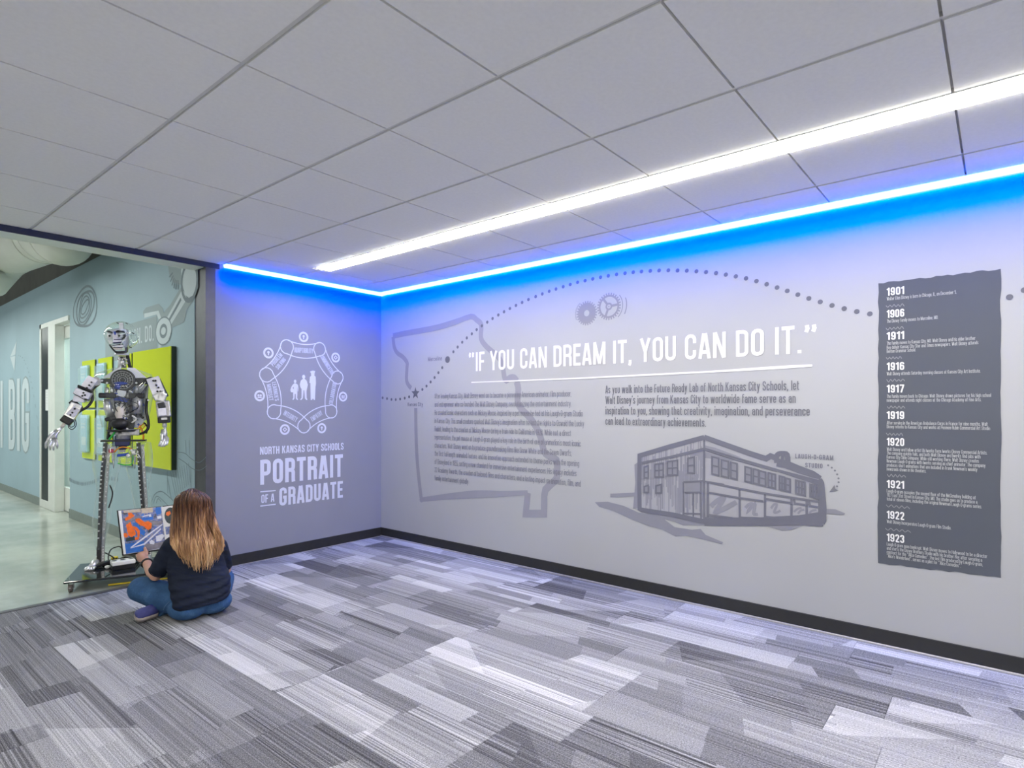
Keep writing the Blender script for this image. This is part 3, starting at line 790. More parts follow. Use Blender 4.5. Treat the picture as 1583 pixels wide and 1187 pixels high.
m.flat(BL([(740, 640), (915, 625), (915, 745), (740, 750)]), LAY * 1.18)
W.put(m, 'hatching', M['ink_shade'])
m = MB()   # main outline strokes
y = LAY * 2.0
def ln(P, w, yy=None, smooth=0): m.ribbon(spline(P, smooth) if smooth else P, w, yy or y)
ln(BL([(958, 118), (560, 225), (215, 328), (212, 640), (216, 935), (240, 950), (600, 1005), (960, 1085)]), .032)
ln(BR([(-10, 905), (560, 908), (1060, 890), (1300, 880)]), [.055, .05, .058, .085], y * 1.02)
m.flat(BR([(1258, 500), (1262, 440), (1300, 425), (1325, 470), (1340, 620), (1352, 760), (1350, 900), (1330, 932), (1262, 935)]), y * 1.04)
ln(BR([(-10, -32), (120, 15), (500, 150), (680, 208), (730, 178), (790, 200)]), .034, y * 1.06)
ln(BR([(800, 250), (900, 270), (1040, 325), (1200, 380), (1290, 420)]), [.05, .05, .045, .04, .02], y * 1.08)
ln(BR([(800, 255), (795, 190), (820, 155), (870, 150), (915, 165), (925, 270)]), .030, y * 1.1, 3)
ln(BR([(862, 175), (862, 262)]), .016, y * 1.12)
ln(BR([(-10, 92), (330, 195), (800, 335), (1280, 478)]), [.012, .013, .016, .03], y * 1.14)
ln(BR([(-10, 112), (330, 222), (800, 350)]), .007, y * 1.15)
ln(BL([(240, 415), (560, 345), (958, 245)]), [.02, .016, .012], y * 1.14)
ln(BL([(560, 358), (958, 265)]), .008, y * 1.15)
ln(BL([(957, 130), (957, 1075)]), .013, y * 1.16)
# left-hand shop front and doors
for P in ([(718, 630), (930, 618)], [(718, 630), (720, 1020)], [(918, 625), (920, 1060)], [(735, 750), (915, 748)], [(830, 755), (832, 1050)], [(720, 990), (915, 995)], [(995, 630), (992, 1075)], [(925, 615), (1187, 660)]):
    ln(BL(P), .011, y * 1.18)
# right-hand shop front
for P in ([(35, 470), (35, 890)], [(20, 465), (330, 530), (640, 590), (960, 640), (1265, 685)], [(45, 585), (360, 640), (650, 682)], [(385, 545), (388, 885)], [(668, 600), (668, 880)], [(680, 655), (955, 700)], [(962, 645), (962, 875)], [(1132, 675), (1132, 865)],
          [(40, 832), (370, 878)], [(395, 862), (660, 872)], [(680, 855), (940, 880)], [(970, 868), (1110, 870)], [(990, 650), (1000, 705), (1115, 722)], [(1155, 680), (1170, 732), (1260, 748)]):
    ln(BR(P), .013, y * 1.18)
W.put(m, 'outline', M['ink_line'])
def panes(P, nx, nz):
    """a sketched window: shaded pane field, frame and glazing bars, as one part"""
    mm = MB(); a, b2, c2, d2 = [Vector(p) for p in P]
    mm.ribbon([a, b2, c2, d2], .011, LAY * 2.9, True)
    for k in range(1, nx): mm.ribbon([a.lerp(b2, k / nx), d2.lerp(c2, k / nx)], .009, LAY * 2.95)
    for k in range(1, nz): mm.ribbon([a.lerp(d2, k / nz), b2.lerp(c2, k / nz)], .009, LAY * 3.0)
    f = W.put(mm, 'sketched_window', M['ink_line'])
    mm = MB(); mm.flat([a, b2, c2, d2], LAY * 1.75); mm.build('pane', M['ink_shade'], f, 'flat2d')
for x0, y0, x1, y1, nx, nz in ((270, 452, 316, 582, 1, 2), (392, 420, 488, 572, 2, 2), (536, 388, 652, 550, 2, 2), (770, 352, 842, 525, 1, 2), (270, 675, 318, 748, 1, 1), (405, 665, 466, 755, 1, 1)):
    sl = (y0 - 352) * .0 + 8
    panes(BL([(x0, y0 + sl), (x1, y0 - sl), (x1, y1), (x0, y1)]), nx, nz)
for x0, y0, x1, y1, nx in ((80, 195, 155, 385, 1), (185, 230, 262, 410, 1), (290, 255, 358, 430, 1), (448, 305, 518, 465, 1), (540, 328, 598, 485, 1), (606, 350, 675, 505, 1), (706, 375, 785, 530, 2), (830, 408, 886, 555, 2), (898, 430, 948, 570, 1), (1012, 460, 1112, 605, 3), (1172, 505, 1262, 640, 3)):
    sl = (x1 - x0) * .12
    panes(BR([(x0, y0 - sl), (x1, y0 + sl), (x1, y1 + sl), (x0, y1 - sl)]), nx, 2)
# loose pencil scribbles in the shop windows, and the street edges
for P, w in (([(65, 740), (130, 680), (210, 640), (180, 700), (120, 800), (200, 770), (350, 690)], .030), ([(450, 755), (490, 715), (525, 715), (480, 795), (555, 710), (545, 780), (545, 825), (590, 825)], .018),
             ([(735, 760), (770, 715), (800, 720), (770, 800), (800, 805), (840, 785)], .014), ([(990, 800), (1030, 765), (1075, 755)], .012), ([(1035, 820), (1065, 785), (1105, 775)], .012), ([(1158, 820), (1185, 790), (1240, 775)], .012)):
    m = MB(); m.ribbon(spline(BR(P), 4), w, LAY * 1.7); W.put(m, 'scribble', M['ink_shade'])
m = MB()
m.flat(BR([(1350, 765), (1450, 770), (1560, 815), (1545, 832), (1350, 818)]), LAY * 1.3)
m.flat(B([(165, 765), (320, 758), (325, 780), (165, 786)]), LAY * 1.3)
m.flat(BL([(155, 430), (200, 400), (205, 930), (140, 935), (165, 640)]), LAY * 1.3)
W.put(m, 'street_edge', M['ink_shade'])
W = Wall('studio_caption', 'small grey capital caption with a dotted arrow right of the building sketch', 'lettering', 'right', (1229, 724))
m = MB(); cr = lambda x, yy: W(1090 + x / kr, 680 + yy / kr)
a = cr(1003, 205); b2 = cr(1428, 222); tp = cr(1003, 155); heading(m, 'LAUGH-O-GRAM', a[0], b2[0], (a[1] + b2[1]) / 2, tp[1] - a[1], .15, LAY * 1.5, .12); W.put(m, 'letters', M['ink_story']); m = MB()
a = cr(1115, 304); b2 = cr(1308, 314); tp = cr(1115, 254); heading(m, 'STUDIO', a[0], b2[0], (a[1] + b2[1]) / 2, tp[1] - a[1], .15, LAY * 1.5, .12)
W.put(m, 'letters', M['ink_story'])
m = MB(); m.flat([cr(1383, 578), cr(1440, 500), (cr(1452, 545)), cr(1488, 560)], LAY * 1.5); W.put(m, 'arrowhead', M['ink_dark'])
proto = None
for px, py in ((1370, 282), (1410, 308), (1445, 340), (1470, 382), (1485, 427), (1486, 470), (1468, 515)):
    if proto is None: mm = MB(); mm.disc(0, 0, .0055, y=LAY * 1.5, seg=10); o = proto = W.put(mm, 'dot', M['ink_dark'])
    else: o = proto.copy(); C.objects.link(o); o.parent = W.e
    x, z = cr(px, py); o.location = (x, 0, z)

# ---- timeline panel -----------------------------------------------------------------------------------------
W = Wall('timeline_panel', 'tall dark slate timeline panel of years at the right of the long wall', 'wall graphic', 'right', (1357, 871))
m = MB(); kp = 6.249
def edge(a, b2, n, amp, seed):
    r2 = random.Random(seed); a = Vector(a); b2 = Vector(b2); d = (b2 - a).normalized(); nn = Vector((-d.y, d.x))
    return [tuple(a.lerp(b2, k / n) + nn * (r2.uniform(-amp, amp) if 0 < k < n else 0)) for k in range(n)]
q = W.pts([(1358, 438), (1547, 415.5), (1547.5, 893), (1357.5, 870)])
m.flat(edge(q[0], q[1], 22, .004, 1) + edge(q[1], q[2], 30, .003, 2) + edge(q[2], q[3], 20, .004, 3) + edge(q[3], q[0], 30, .003, 5), LAY)
W.put(m, 'panel_face', M['ink_panel'])
ents = [('1901', 457.3, ["Walter Elias Disney is born in Chicago, IL, on December 5."], [462.4], [930]),
 ('1906', 491.5, ["The Disney family moves to Marceline, MO."], [497], [752]),
 ('1911', 525.6, ["The family moves to Kansas City, MO. Walt Disney and his older brother", "Roy deliver Kansas City Star and Times newspapers. Walt Disney attends", "Benton Grammar School."], [531, 537.5, 543.3], [1112, 1140, 535]),
 ('1916', 572.5, ["Walt Disney attends Saturday morning classes at Kansas City Art Institute."], [578], [1160]),
 ('1917', 606.9, ["The family moves back to Chicago. Walt Disney draws pictures for his high school", "newspaper and attends night classes at the Chicago Academy of Fine Arts."], [612.8, 618.9], [1262, 1168]),
 ('1919', 647.5, ["After serving in the American Ambulance Corps in France for nine months, Walt", "Disney returns to Kansas City and works at Pesmen-Rubin Commercial Art Studio."], [653.6, 659.5], [1230, 1258]),
 ('1920', 688.5, ["Walt Disney and fellow artist Ub Iwerks form Iwerks-Disney Commercial Artists.", "The company quickly fails, and both Walt Disney and Iwerks find jobs with", "Kansas City Slide Company. While still working there, Walt Disney creates", "Newman Laugh-O-grams with Iwerks serving as chief animator. The company", "produces short animations that are included in Frank Newman\u2019s weekly", "newsreels shown in his theaters."], [694.3, 700.2, 706.3, 712.4, 718.7, 724.8], [1225, 1160, 1145, 1208, 1130, 635]),
 ('1921', 753.6, ["Laugh-O-gram occupies the second floor of the McConahay building at", "1127 East 31st Street in Kansas City, MO. The studio goes on to produce a", "total of eleven films, including the original Newman Laugh-O-grams series."], [758.7, 764.9, 771], [1115, 1130, 1172]),
 ('1922', 801, ["Walt Disney incorporates Laugh-O-gram Film Studio."], [805.8], [877]),
 ('1923', 836, ["Laugh-O-gram goes bankrupt. Walt Disney moves to Hollywood to be a director", "and starts the Disney Brothers Studio with his brother Roy after securing a", "contract for the \u201cAlice Comedies\u201d. The last film produced by Laugh-O-gram,", "\u201cAlice\u2019s Wonderland\u201d, serves as a pilot for \u201cAlice Comedies\u201d."], [840.7, 846.9, 853, 859], [1225, 1176, 1182, 970])]
xy = W(1371, 600)[0]; xy1 = W(1398, 600)[0]; zh = W(1371, 445.3)[1] - W(1371, 457.3)[1]
for yr, yb, lines, ys_, xs_ in ents:
    m = MB(); heading(m, yr, xy, xy1, W(1371, yb)[1], zh, .15, LAY * 2, .07); W.put(m, 'year', M['ink_white'])
    m = MB()
    for tx, yy, xr in zip(lines, ys_, xs_):
        textline(m, tx, xy, W(1330 + xr / kp, 600)[0], W(1371, yy)[1] - .008, .0185, LAY * 2, -.02)
    W.put(m, 'entry_text', M['ink_panel_text'])
for yy, xa_, xb_ in ((473.9, 248, 425), (508.5, 248, 420), (554, 250, 400), (588.3, 255, 430), (629.5, 260, 432), (671, 250, 412), (734.6, 260, 440), (781.5, 250, 478), (817.6, 242, 488)):
    m = MB(); xa = W(1330 + xa_ / kp, 600)[0]; xb = W(1330 + xb_ / kp, 600)[0]; zc = W(1371, yy)[1]; r2 = random.Random(int(yy))
    n = 9; P = [(xa + (xb - xa) * k / n, zc + (-1) ** k * .007 * r2.uniform(.6, 1.1)) for k in range(n + 1)]
    m.ribbon(spline(P, 3), .0035, LAY * 2); W.put(m, 'squiggle', M['ink_squiggle'])

# ================================================================== BACK WALL
W = Wall('graduate_emblem', 'pale emblem of seven linked bands around three figures on the blue wall', 'wall graphic', 'back', (470, 675))
ke = 3.956; E = lambda x, yy: W(380 + x / ke, 500 + yy / ke)
J = [Vector(E(*p)) for p in ((251, 142), (451, 157), (560, 330), (522, 538), (355, 627), (172, 540), (126, 314))]
ctr = Vector(E(345, 385))
for k in range(7):
    a, b2 = J[k], J[(k + 1) % 7]; mid = (a + b2) / 2; inn = (ctr - mid).normalized(); d = (b2 - a).normalized(); nn = Vector((-d.y, d.x))
    if nn.dot(inn) < 0: nn = -nn
    hw = .062; bow = .030
    top = [a.lerp(b2, q) - nn * (hw - bow * 4 * q * (1 - q)) for q in [i / 10 for i in range(11)]]
    bot = [a.lerp(b2, q) + nn * (hw + bow * 4 * q * (1 - q)) for q in [i / 10 for i in range(11)]]
    capb = [b2 + (-nn * math.cos(PI * i / 8) + d * math.sin(PI * i / 8)) * hw for i in range(1, 8)]
    capa = [a + (nn * math.cos(PI * i / 8) - d * math.sin(PI * i / 8)) * hw for i in range(1, 8)]
    m = MB(); m.ribbon(top + capb + bot[::-1] + capa, .0085, LAY * (1 + .02 * k), True); W.put(m, 'band', M['ink_back'])
words = [(['ADAPTABILITY'], (304, 152, 404, 178), 2), (['COMMUNICATION'], (458, 200, 535, 307), -55), (['COLLABORATION'], (516, 486, 545, 368), 76), (['EMPATHY'], (402, 585, 462, 545), 30), (['INTEGRITY'], (238, 548, 308, 588), -28),
         (["LEARNER'S", 'MINDSET'], (170, 372, 182, 465), -82), (['PROBLEM', 'SOLVING'], (170, 262, 225, 198), 48)]
m = MB()
cents = [(354, 165), (497, 252), (531, 427), (432, 565), (273, 567), (164, 418), (200, 232)]; lens = [.185, .21, .215, .125, .14, .165, .135]; angs = [1, -54, 78, 31, -29, -80, 50]
for (wd, _, _), ce, le, an in zip(words, cents, lens, angs):
    c0 = Vector(E(*ce)); n = len(wd)
    for i, tx in enumerate(wd):
        mm = MB(); hgt = .045 if n == 1 else .038
        ll = le * (1 if i == 0 else .86)
        heading(mm, tx, -ll / 2, ll / 2, -hgt / 2 + ((n - 1) / 2 - i) * .05, hgt, .15, LAY * 1.1)
        ca, sa = math.cos(R_(an)), math.sin(R_(an))
        mp = {v: m.bm.verts.new((c0.x + v.co.x * ca - v.co.z * sa, v.co.y, c0.y + v.co.x * sa + v.co.z * ca)) for v in mm.bm.verts}
        for f in mm.bm.faces: m.bm.faces.new([mp[v] for v in f.verts])
        mm.bm.free()
W.put(m, 'band_words', M['ink_back_dim'])
for k, (px, py) in enumerate(((353, 82), (549, 208), (594, 447), (464, 640), (238, 648), (84, 442), (138, 180))):
    x, z = E(px, py); m = MB()
    m.disc(x, z, .047, y=LAY, hole=.030); r2 = random.Random(k)
    if k % 3 == 0: m.disc(x, z + .006, .011, y=LAY); m.ribbon([(x, z), (x, z - .020)], .010, LAY * 1.01)
    elif k % 3 == 1: m.ribbon([(x - .016, z), (x, z + .016), (x + .016, z), (x, z - .016)], .008, LAY, True)
    else: m.disc(x - .010, z + .004, .009, y=LAY); m.disc(x + .010, z + .004, .009, y=LAY); m.ribbon([(x - .018, z - .013), (x + .018, z - .013)], .010, LAY)
    W.put(m, 'round_icon', M['ink_back'])
kf = 16.957; Fp = lambda L: W.pts(L, kf, 440, 560)
def figure(polys, name, balls=()):
    mm = MB()
    for i, P in enumerate(polys): mm.flat(P, LAY * (1 + .02 * i))
    for x, yy, rx in balls:
        c0 = W(440 + x / kf, 560 + yy / kf); c1 = W(440 + (x + rx) / kf, 560 + yy / kf); mm.disc(*c0, c1[0] - c0[0], (c1[0] - c0[0]) * 1.25, LAY * 1.1, 14)
    W.put(mm, name, M['ink_back'])
figure([Fp([(255, 550), (300, 555), (345, 590), (358, 680), (350, 770), (340, 765), (335, 690), (325, 640), (330, 820), (325, 930), (350, 980), (325, 985), (290, 950), (285, 825), (262, 825), (255, 950), (225, 985), (200, 975), (225, 930), (220, 800), (235, 700), (235, 640), (190, 690), (160, 690), (175, 640), (215, 580)])], 'child_figure', ((272, 500, 34), (192, 730, 44)))
figure([Fp([(478, 430), (520, 430), (575, 480), (605, 590), (585, 680), (570, 760), (575, 930), (595, 980), (570, 988), (530, 950), (512, 730), (495, 730), (475, 945), (430, 988), (402, 975), (440, 930), (440, 700), (410, 650), (395, 580), (420, 480)])], 'student_figure', ((497, 380, 40),))
figure([Fp([(660, 240), (735, 215), (800, 230), (790, 260), (780, 290), (780, 350), (690, 345), (690, 290)]), Fp([(705, 345), (765, 345), (810, 375), (818, 560), (805, 640), (795, 930), (790, 985), (765, 985), (740, 945), (715, 985), (680, 985), (680, 930), (672, 545), (648, 540), (660, 380)])], 'graduate_figure')
W = Wall('portrait_lettering', 'pale stacked capital title under the emblem on the blue wall', 'lettering', 'back', (401, 782))
T_ = lambda x, yy: W(380 + x / ke, 500 + yy / ke)
def fit(tx, xa, xb, yt, yb_, xr, yt2, yb2, t):
    """heading between two columns; rows measured at both ends"""
    a = T_(xa, yb_); b2 = T_(xb, yb2); h1 = T_(xa, yt)[1] - a[1]; h2 = T_(xb, yt2)[1] - b2[1]
    m = MB(); heading(m, tx, a[0], b2[0], (a[1] + b2[1]) / 2, (h1 + h2) / 2, t, LAY); W.put(m, 'title_line', M['ink_back'])
fit('NORTH KANSAS CITY SCHOOLS', 86, 597, 757, 802, 0, 727, 771, .14)
fit('PORTRAIT', 87, 593, 836, 985, 0, 798, 937, .15)
fit('OF A', 94, 174, 1047, 1098, 0, 1039, 1089, .14)
fit('GRADUATE', 204, 593, 1005, 1114, 0, 963, 1064, .15)
m = MB(); m.ribbon([T_(88, 1029), T_(182, 1021)], .010, LAY); W.put(m, 'rule', M['ink_back']); m = MB(); m.ribbon([T_(88, 1116), T_(182, 1105)], .010, LAY); W.put(m, 'rule', M['ink_back'])

# ================================================================== CORRIDOR WALL
M['hall_pale'] = mottled('pale_teal_vinyl', (.55, .62, .64), .6, 0, .02, 4, .2)
M['hall_dark'] = mottled('teal_shade_vinyl', (.30, .36, .375), .6, 0, .02, 4, .2)
M['hall_line'] = mottled('teal_line_vinyl', (.19, .235, .26), .6, 0, .02, 4, .2)
W = Wall('slogan_lettering', 'tall pale outlined capital letters on the corridor wall left of the door', 'lettering', 'hall', (14, 694))
def slogan(mat, t, y, part):
    a = W(14, 694); b2 = W(46, 700); z0 = W(45, 700)[1]; hh = W(44, 583)[1] - z0
    for ch, xa, xb in (('B', 13.5, 23.5), ('I', 26.6, 31), ('G', 34, 45.5), ('I', 1.0, 4.5)):
        m = MB(); u0 = W(xa, 640)[0]; u1 = W(xb, 640)[0]; wd, st = caps(t)[ch]
        for i, s in enumerate(st):
            P = [Vector((u0 + px / max(wd, .001) * (u1 - u0) if ch != 'I' else (u0 + u1) / 2, z0 + pz * hh)) for px, pz in s]
            m.ribbon(P, (u1 - u0) * (.33 if ch != 'I' else 1.) + (part == 'shade') * .05, y - .0001 * i, len(P) > 4 and (P[0] - P[-1]).length < 1e-5)
        W.put(m, part, mat)
slogan(M['hall_dark'], .14, LAY, 'shade'); slogan(M['hall_pale'], .14, LAY * 1.6, 'letter')
W = Wall('paper_plane_graphic', 'faint paper plane and dashed flight path on the corridor wall', 'wall graphic', 'hall', (25, 575))
m = MB(); m.flat(W.pts([(26, 527), (16, 551), (24, 548)]), LAY); m.flat(W.pts([(16, 552), (24, 550), (22.5, 574)]), LAY); W.put(m, 'plane', M['hall_pale'])
path = [(29, 549), (36, 554), (42, 568), (47, 585), (52, 610), (58, 650), (61, 690)]
P = spline(W.pts(path), 5)
for k in range(0, len(P) - 1, 2): m = MB(); m.ribbon([P[k], P[k].lerp(P[k + 1], .6)], .012, LAY); W.put(m, 'flight_dash', M['hall_line'])
W = Wall('ring_graphic', 'faint concentric wobbly rings on the corridor wall right of the door', 'wall graphic', 'hall', (128, 510))
kc = 9.894
m = MB(); r2 = random.Random(8)
for rx, rz, ox, oz in ((42, 105, 0, 0), (66, 165, 0, 5), (92, 215, 3, 10), (120, 270, 5, 10), (165, 330, 8, 5)):
    P = []
    for k in range(28):
        a = k * 2 * PI / 28; q = 1 + .07 * math.sin(2 * a + rx) + .05 * math.sin(3 * a + rz)
        P.append(W(100 + (310 + ox + rx * q * math.cos(a) + 40 * math.sin(a)) / kc, 430 + (440 + oz - rz * q * math.sin(a)) / kc))
    m.ribbon(spline(P + [P[0]], 2), .026 if rx > 100 else .018, LAY)
W.put(m, 'rings', M['hall_line'])
ka = 6.5929
W = Wall('robot_arm_graphic', 'pale drawing of a jointed robot arm above the large green panel', 'wall graphic', 'hall', (248, 545))
A = lambda L: W.pts(L, ka, 200, 380)
m = MB()
m.flat(A([(395, 190), (460, 160), (700, 175), (705, 420), (650, 560), (590, 650), (560, 780), (400, 850), (330, 700), (420, 600), (540, 400), (450, 375), (410, 300)]), LAY)
m.flat(A([(140, 670), (170, 630), (300, 590), (345, 640), (370, 760), (300, 780), (290, 690), (150, 730)]), LAY * 1.02)
W.put(m, 'shade', M['hall_dark'])
m = MB()
m.flat(A([(540, 190), (665, 190), (690, 330), (680, 430), (650, 505), (610, 530), (570, 500), (545, 400), (530, 260)]), LAY * 1.3)
m.flat(A([(545, 440), (590, 540), (400, 850), (365, 770)]), LAY * 1.28)
m.flat(A([(155, 690), (300, 660), (345, 780), (325, 800), (280, 700), (155, 735)]), LAY * 1.28)
m.flat(A([(315, 935), (345, 960), (325, 1040), (297, 1040)]), LAY * 1.28)
c0 = A([(350, 868)])[0]; m.disc(c0[0], c0[1], .17, .115, LAY * 1.36)
W.put(m, 'arm', M['hall_pale'])
m = MB()
c1 = A([(615, 365)])[0]; m.disc(c1[0], c1[1], .17, .175, LAY * 1.6, hole=.135); m.disc(c0[0], c0[1], .185, .125, LAY * 1.33, hole=.165); m.disc(c0[0], c0[1], .085, .06, LAY * 1.6, hole=.055)
m.ribbon(A([(530, 540), (470, 650), (410, 755)]), .03, LAY * 1.6)
m.ribbon(A([(555, 440), (575, 515), (620, 535), (665, 500), (690, 420)]), .035, LAY * 1.25)
for k in range(6):
    a = R_(200 + k * 14); cc = A([(500, 205)])[0]; m.ribbon([(cc[0] + q * math.cos(a), cc[1] + q * math.sin(a)) for q in (.12, .20)], .014, LAY * 1.4)
W.put(m, 'joint_line', M['hall_line'])
W = Wall('caption_plate', 'grey-green box with pale capital words behind the robot head', 'lettering', 'hall', (183, 560))
m = MB(); m.flat(W.pts([(163, 512), (243, 488), (243, 540), (163, 562)]), LAY * .6); W.put(m, 'plate', M['hall_dark'])
m = MB(); kk = 9.894; g = lambda x, yy: W(100 + x / kk, 430 + yy / kk)
a = g(1090, 1000); b2 = g(1365, 960); tp = g(1090, 765)
heading(m, 'SIGN. DO.', W(199, 520)[0], b2[0], (a[1] + b2[1]) / 2, (tp[1] - a[1]), .13, LAY * 1.4, .10)
W.put(m, 'letters', M['hall_pale'])
W = Wall('terrain_line_graphic', 'fine dark wavy contour lines low on the corridor wall by the post', 'wall graphic', 'hall', (260, 800))
kt = 8.48; Tt = lambda L: W.pts(L, kt, 220, 680)
m = MB()
for P in ([(470, 160), (560, 175), (650, 250), (750, 295), (835, 225)], [(480, 240), (570, 300), (660, 375), (760, 395), (845, 340)], [(115, 830), (160, 720), (230, 672), (300, 700), (410, 800)], [(150, 830), (170, 760), (205, 740), (270, 790), (340, 860)], [(180, 830), (210, 768), (250, 810)], [(330, 400), (335, 700)], [(640, 350), (640, 650)], [(340, 530), (380, 770)], [(565, 0), (580, 180)], [(615, 0), (620, 200)]):
    m.ribbon(spline(Tt(P), 5), .006, LAY)
for k in range(9): m.ribbon(Tt([(370 + k * 30, 410 - k * 14), (440 + k * 24, 740 - k * 22)]), .005, LAY)
W.put(m, 'contours', M['hall_line'])
m = MB(); P = spline(W.pts([(108, 741), (118, 746), (130, 748), (146, 744), (160, 738), (185, 742)]), 6)
for k in range(0, len(P) - 1): m.ribbon([P[k] + Vector((0, .02)), P[k] - Vector((0, .02))], .018, LAY)
W.put(m, 'dashes', M['hall_line'])

# ---- lime panels and leaflet holders
M['lime'] = mottled('lime_gloss_acrylic', (.70, .79, .02), .10, 0, .01, 3, .6)
M['lime_edge'] = mottled('dark_panel_edge', (.02, .035, .02), .4, 0, .05, 10)
def lime_panel(label, y0, y1, z0, z1, group=None, th=.016):
    t = empty('lime_panel', label, 'wall panel', (XW - .003, (y0 + y1) / 2, z0), (0, 0, -PI / 2), group)
    w = abs(y1 - y0); h = z1 - z0
    mm = MB(); mm.box((0, -th + .004, h / 2), (w, .008, h), bev=.001); mm.build('panel_face', M['lime'], t)
    mm = MB(); mm.box((0, -(th - .008) / 2, h / 2), (w, th - .008, h)); mm.build('standoff_back', M['lime_edge'], t)
    return t
lime_panel('large glossy lime panel on the corridor wall right of the robot', 5.405, 6.291, .769, 1.818, th=.045)
M['leaflet'] = mottled('pale_blue_leaflet', (.50, .68, .82), .5, 0, .10, 14)
M['paper'] = mottled('white_paper', (.85, .86, .87), .7, 0, .01, 8)
M['clear'] = clear('clear_acrylic', (.94, .985, .975), .55, .07)
cols = [(7.961, 7.53, 'left'), (7.40, 6.98, 'middle'), (6.78, 6.43, 'right')]
for (ya, yb_, nm), holder in zip(cols, (1, 1, 0)):
    for z0, z1, row in ((1.30, 1.82, 'upper'), (.74, 1.275, 'lower')):
        lime_panel(f'small lime panel in the {row} row, {nm} column, behind the robot', yb_, ya, z0, z1, 'small lime panels')
        if holder:
            t = empty('leaflet_holder', f'clear holder with pale blue leaflets on the {row} {nm} lime panel', 'leaflet holder', (XW - .025, (ya + yb_) / 2 + .05, z0 + .07), (0, 0, -PI / 2), 'leaflet holders')
            w = .28; h = z1 - z0 - .12
            mm = MB(); mm.box((0, -.012, h / 2), (w - .03, .018, h - .02), bev=.002); lf = mm.build('leaflet', M['leaflet'], t)
            mm = MB(); r2 = random.Random(int(z0 * 100)); 
            mm.box((0, -.0225, h * .30), (w * .55, .002, h * .22)); mm.box((-.03, -.0225, h * .66), (w * .4, .002, h * .05)); mm.box((-.02, -.0225, h * .75), (w * .5, .002, h * .03))
            mm.build('printed_block', M['paper'], lf)
            mm = MB(); mm.box((0, -.036, h * .46), (w, .004, h * .92)); mm.box((0, -.001, h / 2), (w, .003, h)); mm.box((-w / 2, -.019, h * .45), (.004, .034, h * .9)); mm.box((w / 2, -.019, h * .45), (.004, .034, h * .9)); mm.box((0, -.019, .002), (w, .034, .004))
            mm.build('pocket', M['clear'], t)
# ================================================================== ROBOT ON ITS ROLLING PLATE
M['alu'] = mottled('lavender_aluminium', (.74, .74, .84), .35, .35, .10, 25)
M['silver'] = mottled('bright_silver', (.80, .80, .81), .28, .75, .10, 40)
M['dull_silver'] = mottled('dull_machined_metal', (.46, .46, .47), .4, .6, .25, 60)
M['black_plastic'] = mottled('black_plastic', (.014, .014, .017), .4, 0, .2, 20)
M['black_gloss'] = mottled('black_gloss_plate', (.010, .012, .013), .05, 0, .05, 6, .8)
M['shell'] = clear('clear_body_shell', (.955, .985, .975), .75, .07)
M['blue_part'] = mottled('blue_anodised', (.03, .07, .42), .35, .3, .15, 20)
M['navy_part'] = mottled('navy_block', (.025, .03, .10), .45, 0, .15, 20)
M['cream'] = mottled('cream_motor_cover', (.78, .72, .66), .4, 0, .05, 20)
M['white_plastic'] = mottled('white_plastic', (.82, .82, .82), .4, 0, .02, 20)
M['orange_wire'] = mottled('orange_wire', (.85, .33, .02), .5, 0, .05, 20)
M['green_wire'] = mottled('green_wire', (.03, .50, .08), .5, 0, .05, 20)
M['red_wire'] = mottled('red_wire', (.50, .03, .03), .5, 0, .05, 20)
M['yellow_part'] = mottled('yellow_connector', (.75, .58, .03), .5, 0, .05, 20)
M['rubber'] = mottled('grey_brown_rubber', (.14, .115, .10), .6, 0, .1, 20)

RC = Vector((1.60, 5.24, 0)); RA = math.atan2(-.413, .911)
rx_ = Vector((math.cos(RA), math.sin(RA), 0)); ry_ = Vector((-math.sin(RA), math.cos(RA), 0))
robot = empty('humanoid_robot', 'clear-shelled humanoid robot standing on a rolling black plate by the lime panels', 'robot', RC, (0, 0, RA))
def rp(px, py, y=.05):
    """robot-frame point seen at a pixel, y metres behind the robot's middle plane"""
    r = ray(px, py); t = (y - (EYE - RC).dot(ry_)) / r.dot(ry_); p = EYE + r * t - RC
    return Vector((p.dot(rx_), p.dot(ry_), p.z))
PXM = .0050        # about five millimetres to a pixel at the robot
PL = .08
# rolling plate
m = MB(); m.box((.085, -.085, PL - .008), (.78, .54, .016), bev=.004); plate = m.build('base_plate', M['black_gloss'], robot)
for cx_, cy_ in ((-.285, -.33), (.45, -.33), (-.285, .16), (.45, .16)):
    m = MB(); m.cyl((cx_ + .03, cy_, .026), (cx_ + .008, cy_, .026), .026, seg=20); w_ = m.build('caster_wheel', M['rubber'], plate)
    m = MB(); m.box((cx_ + .034, cy_ + .008, .044), (.003, .030, .040)); m.box((cx_ + .004, cy_ + .008, .044), (.003, .030, .040)); m.box((cx_ + .019, cy_ + .012, .062), (.034, .04, .004)); m.cyl((cx_ - .002, cy_, .026), (cx_ + .038, cy_, .026), .005, seg=8)
    m.box((cx_ + .019, cy_ - .022, .034), (.012, .016, .004), (.4, 0, 0)); m.build('caster_fork', M['dull_silver'], plate)

def strip(mb, pts, w, d, y=.05):
    """rectangular bar through pixel points; w wide, d deep"""
    P = [rp(a, b, y) for a, b in pts]
    rings = []
    for i, p in enumerate(P):
        d_ = (P[min(i + 1, len(P) - 1)] - P[max(i - 1, 0)]).normalized(); s_ = Vector((d_.z, 0, -d_.x)).normalized() * (w / 2); e_ = Vector((0, d / 2, 0))
        rings.append([p - s_ - e_, p + s_ - e_, p + s_ + e_, p - s_ + e_])
    n0 = len(mb.bm.faces); mb.loft(rings)
    mb.bm.faces.ensure_lookup_table()
    for f in mb.bm.faces[n0:]: f.smooth = False

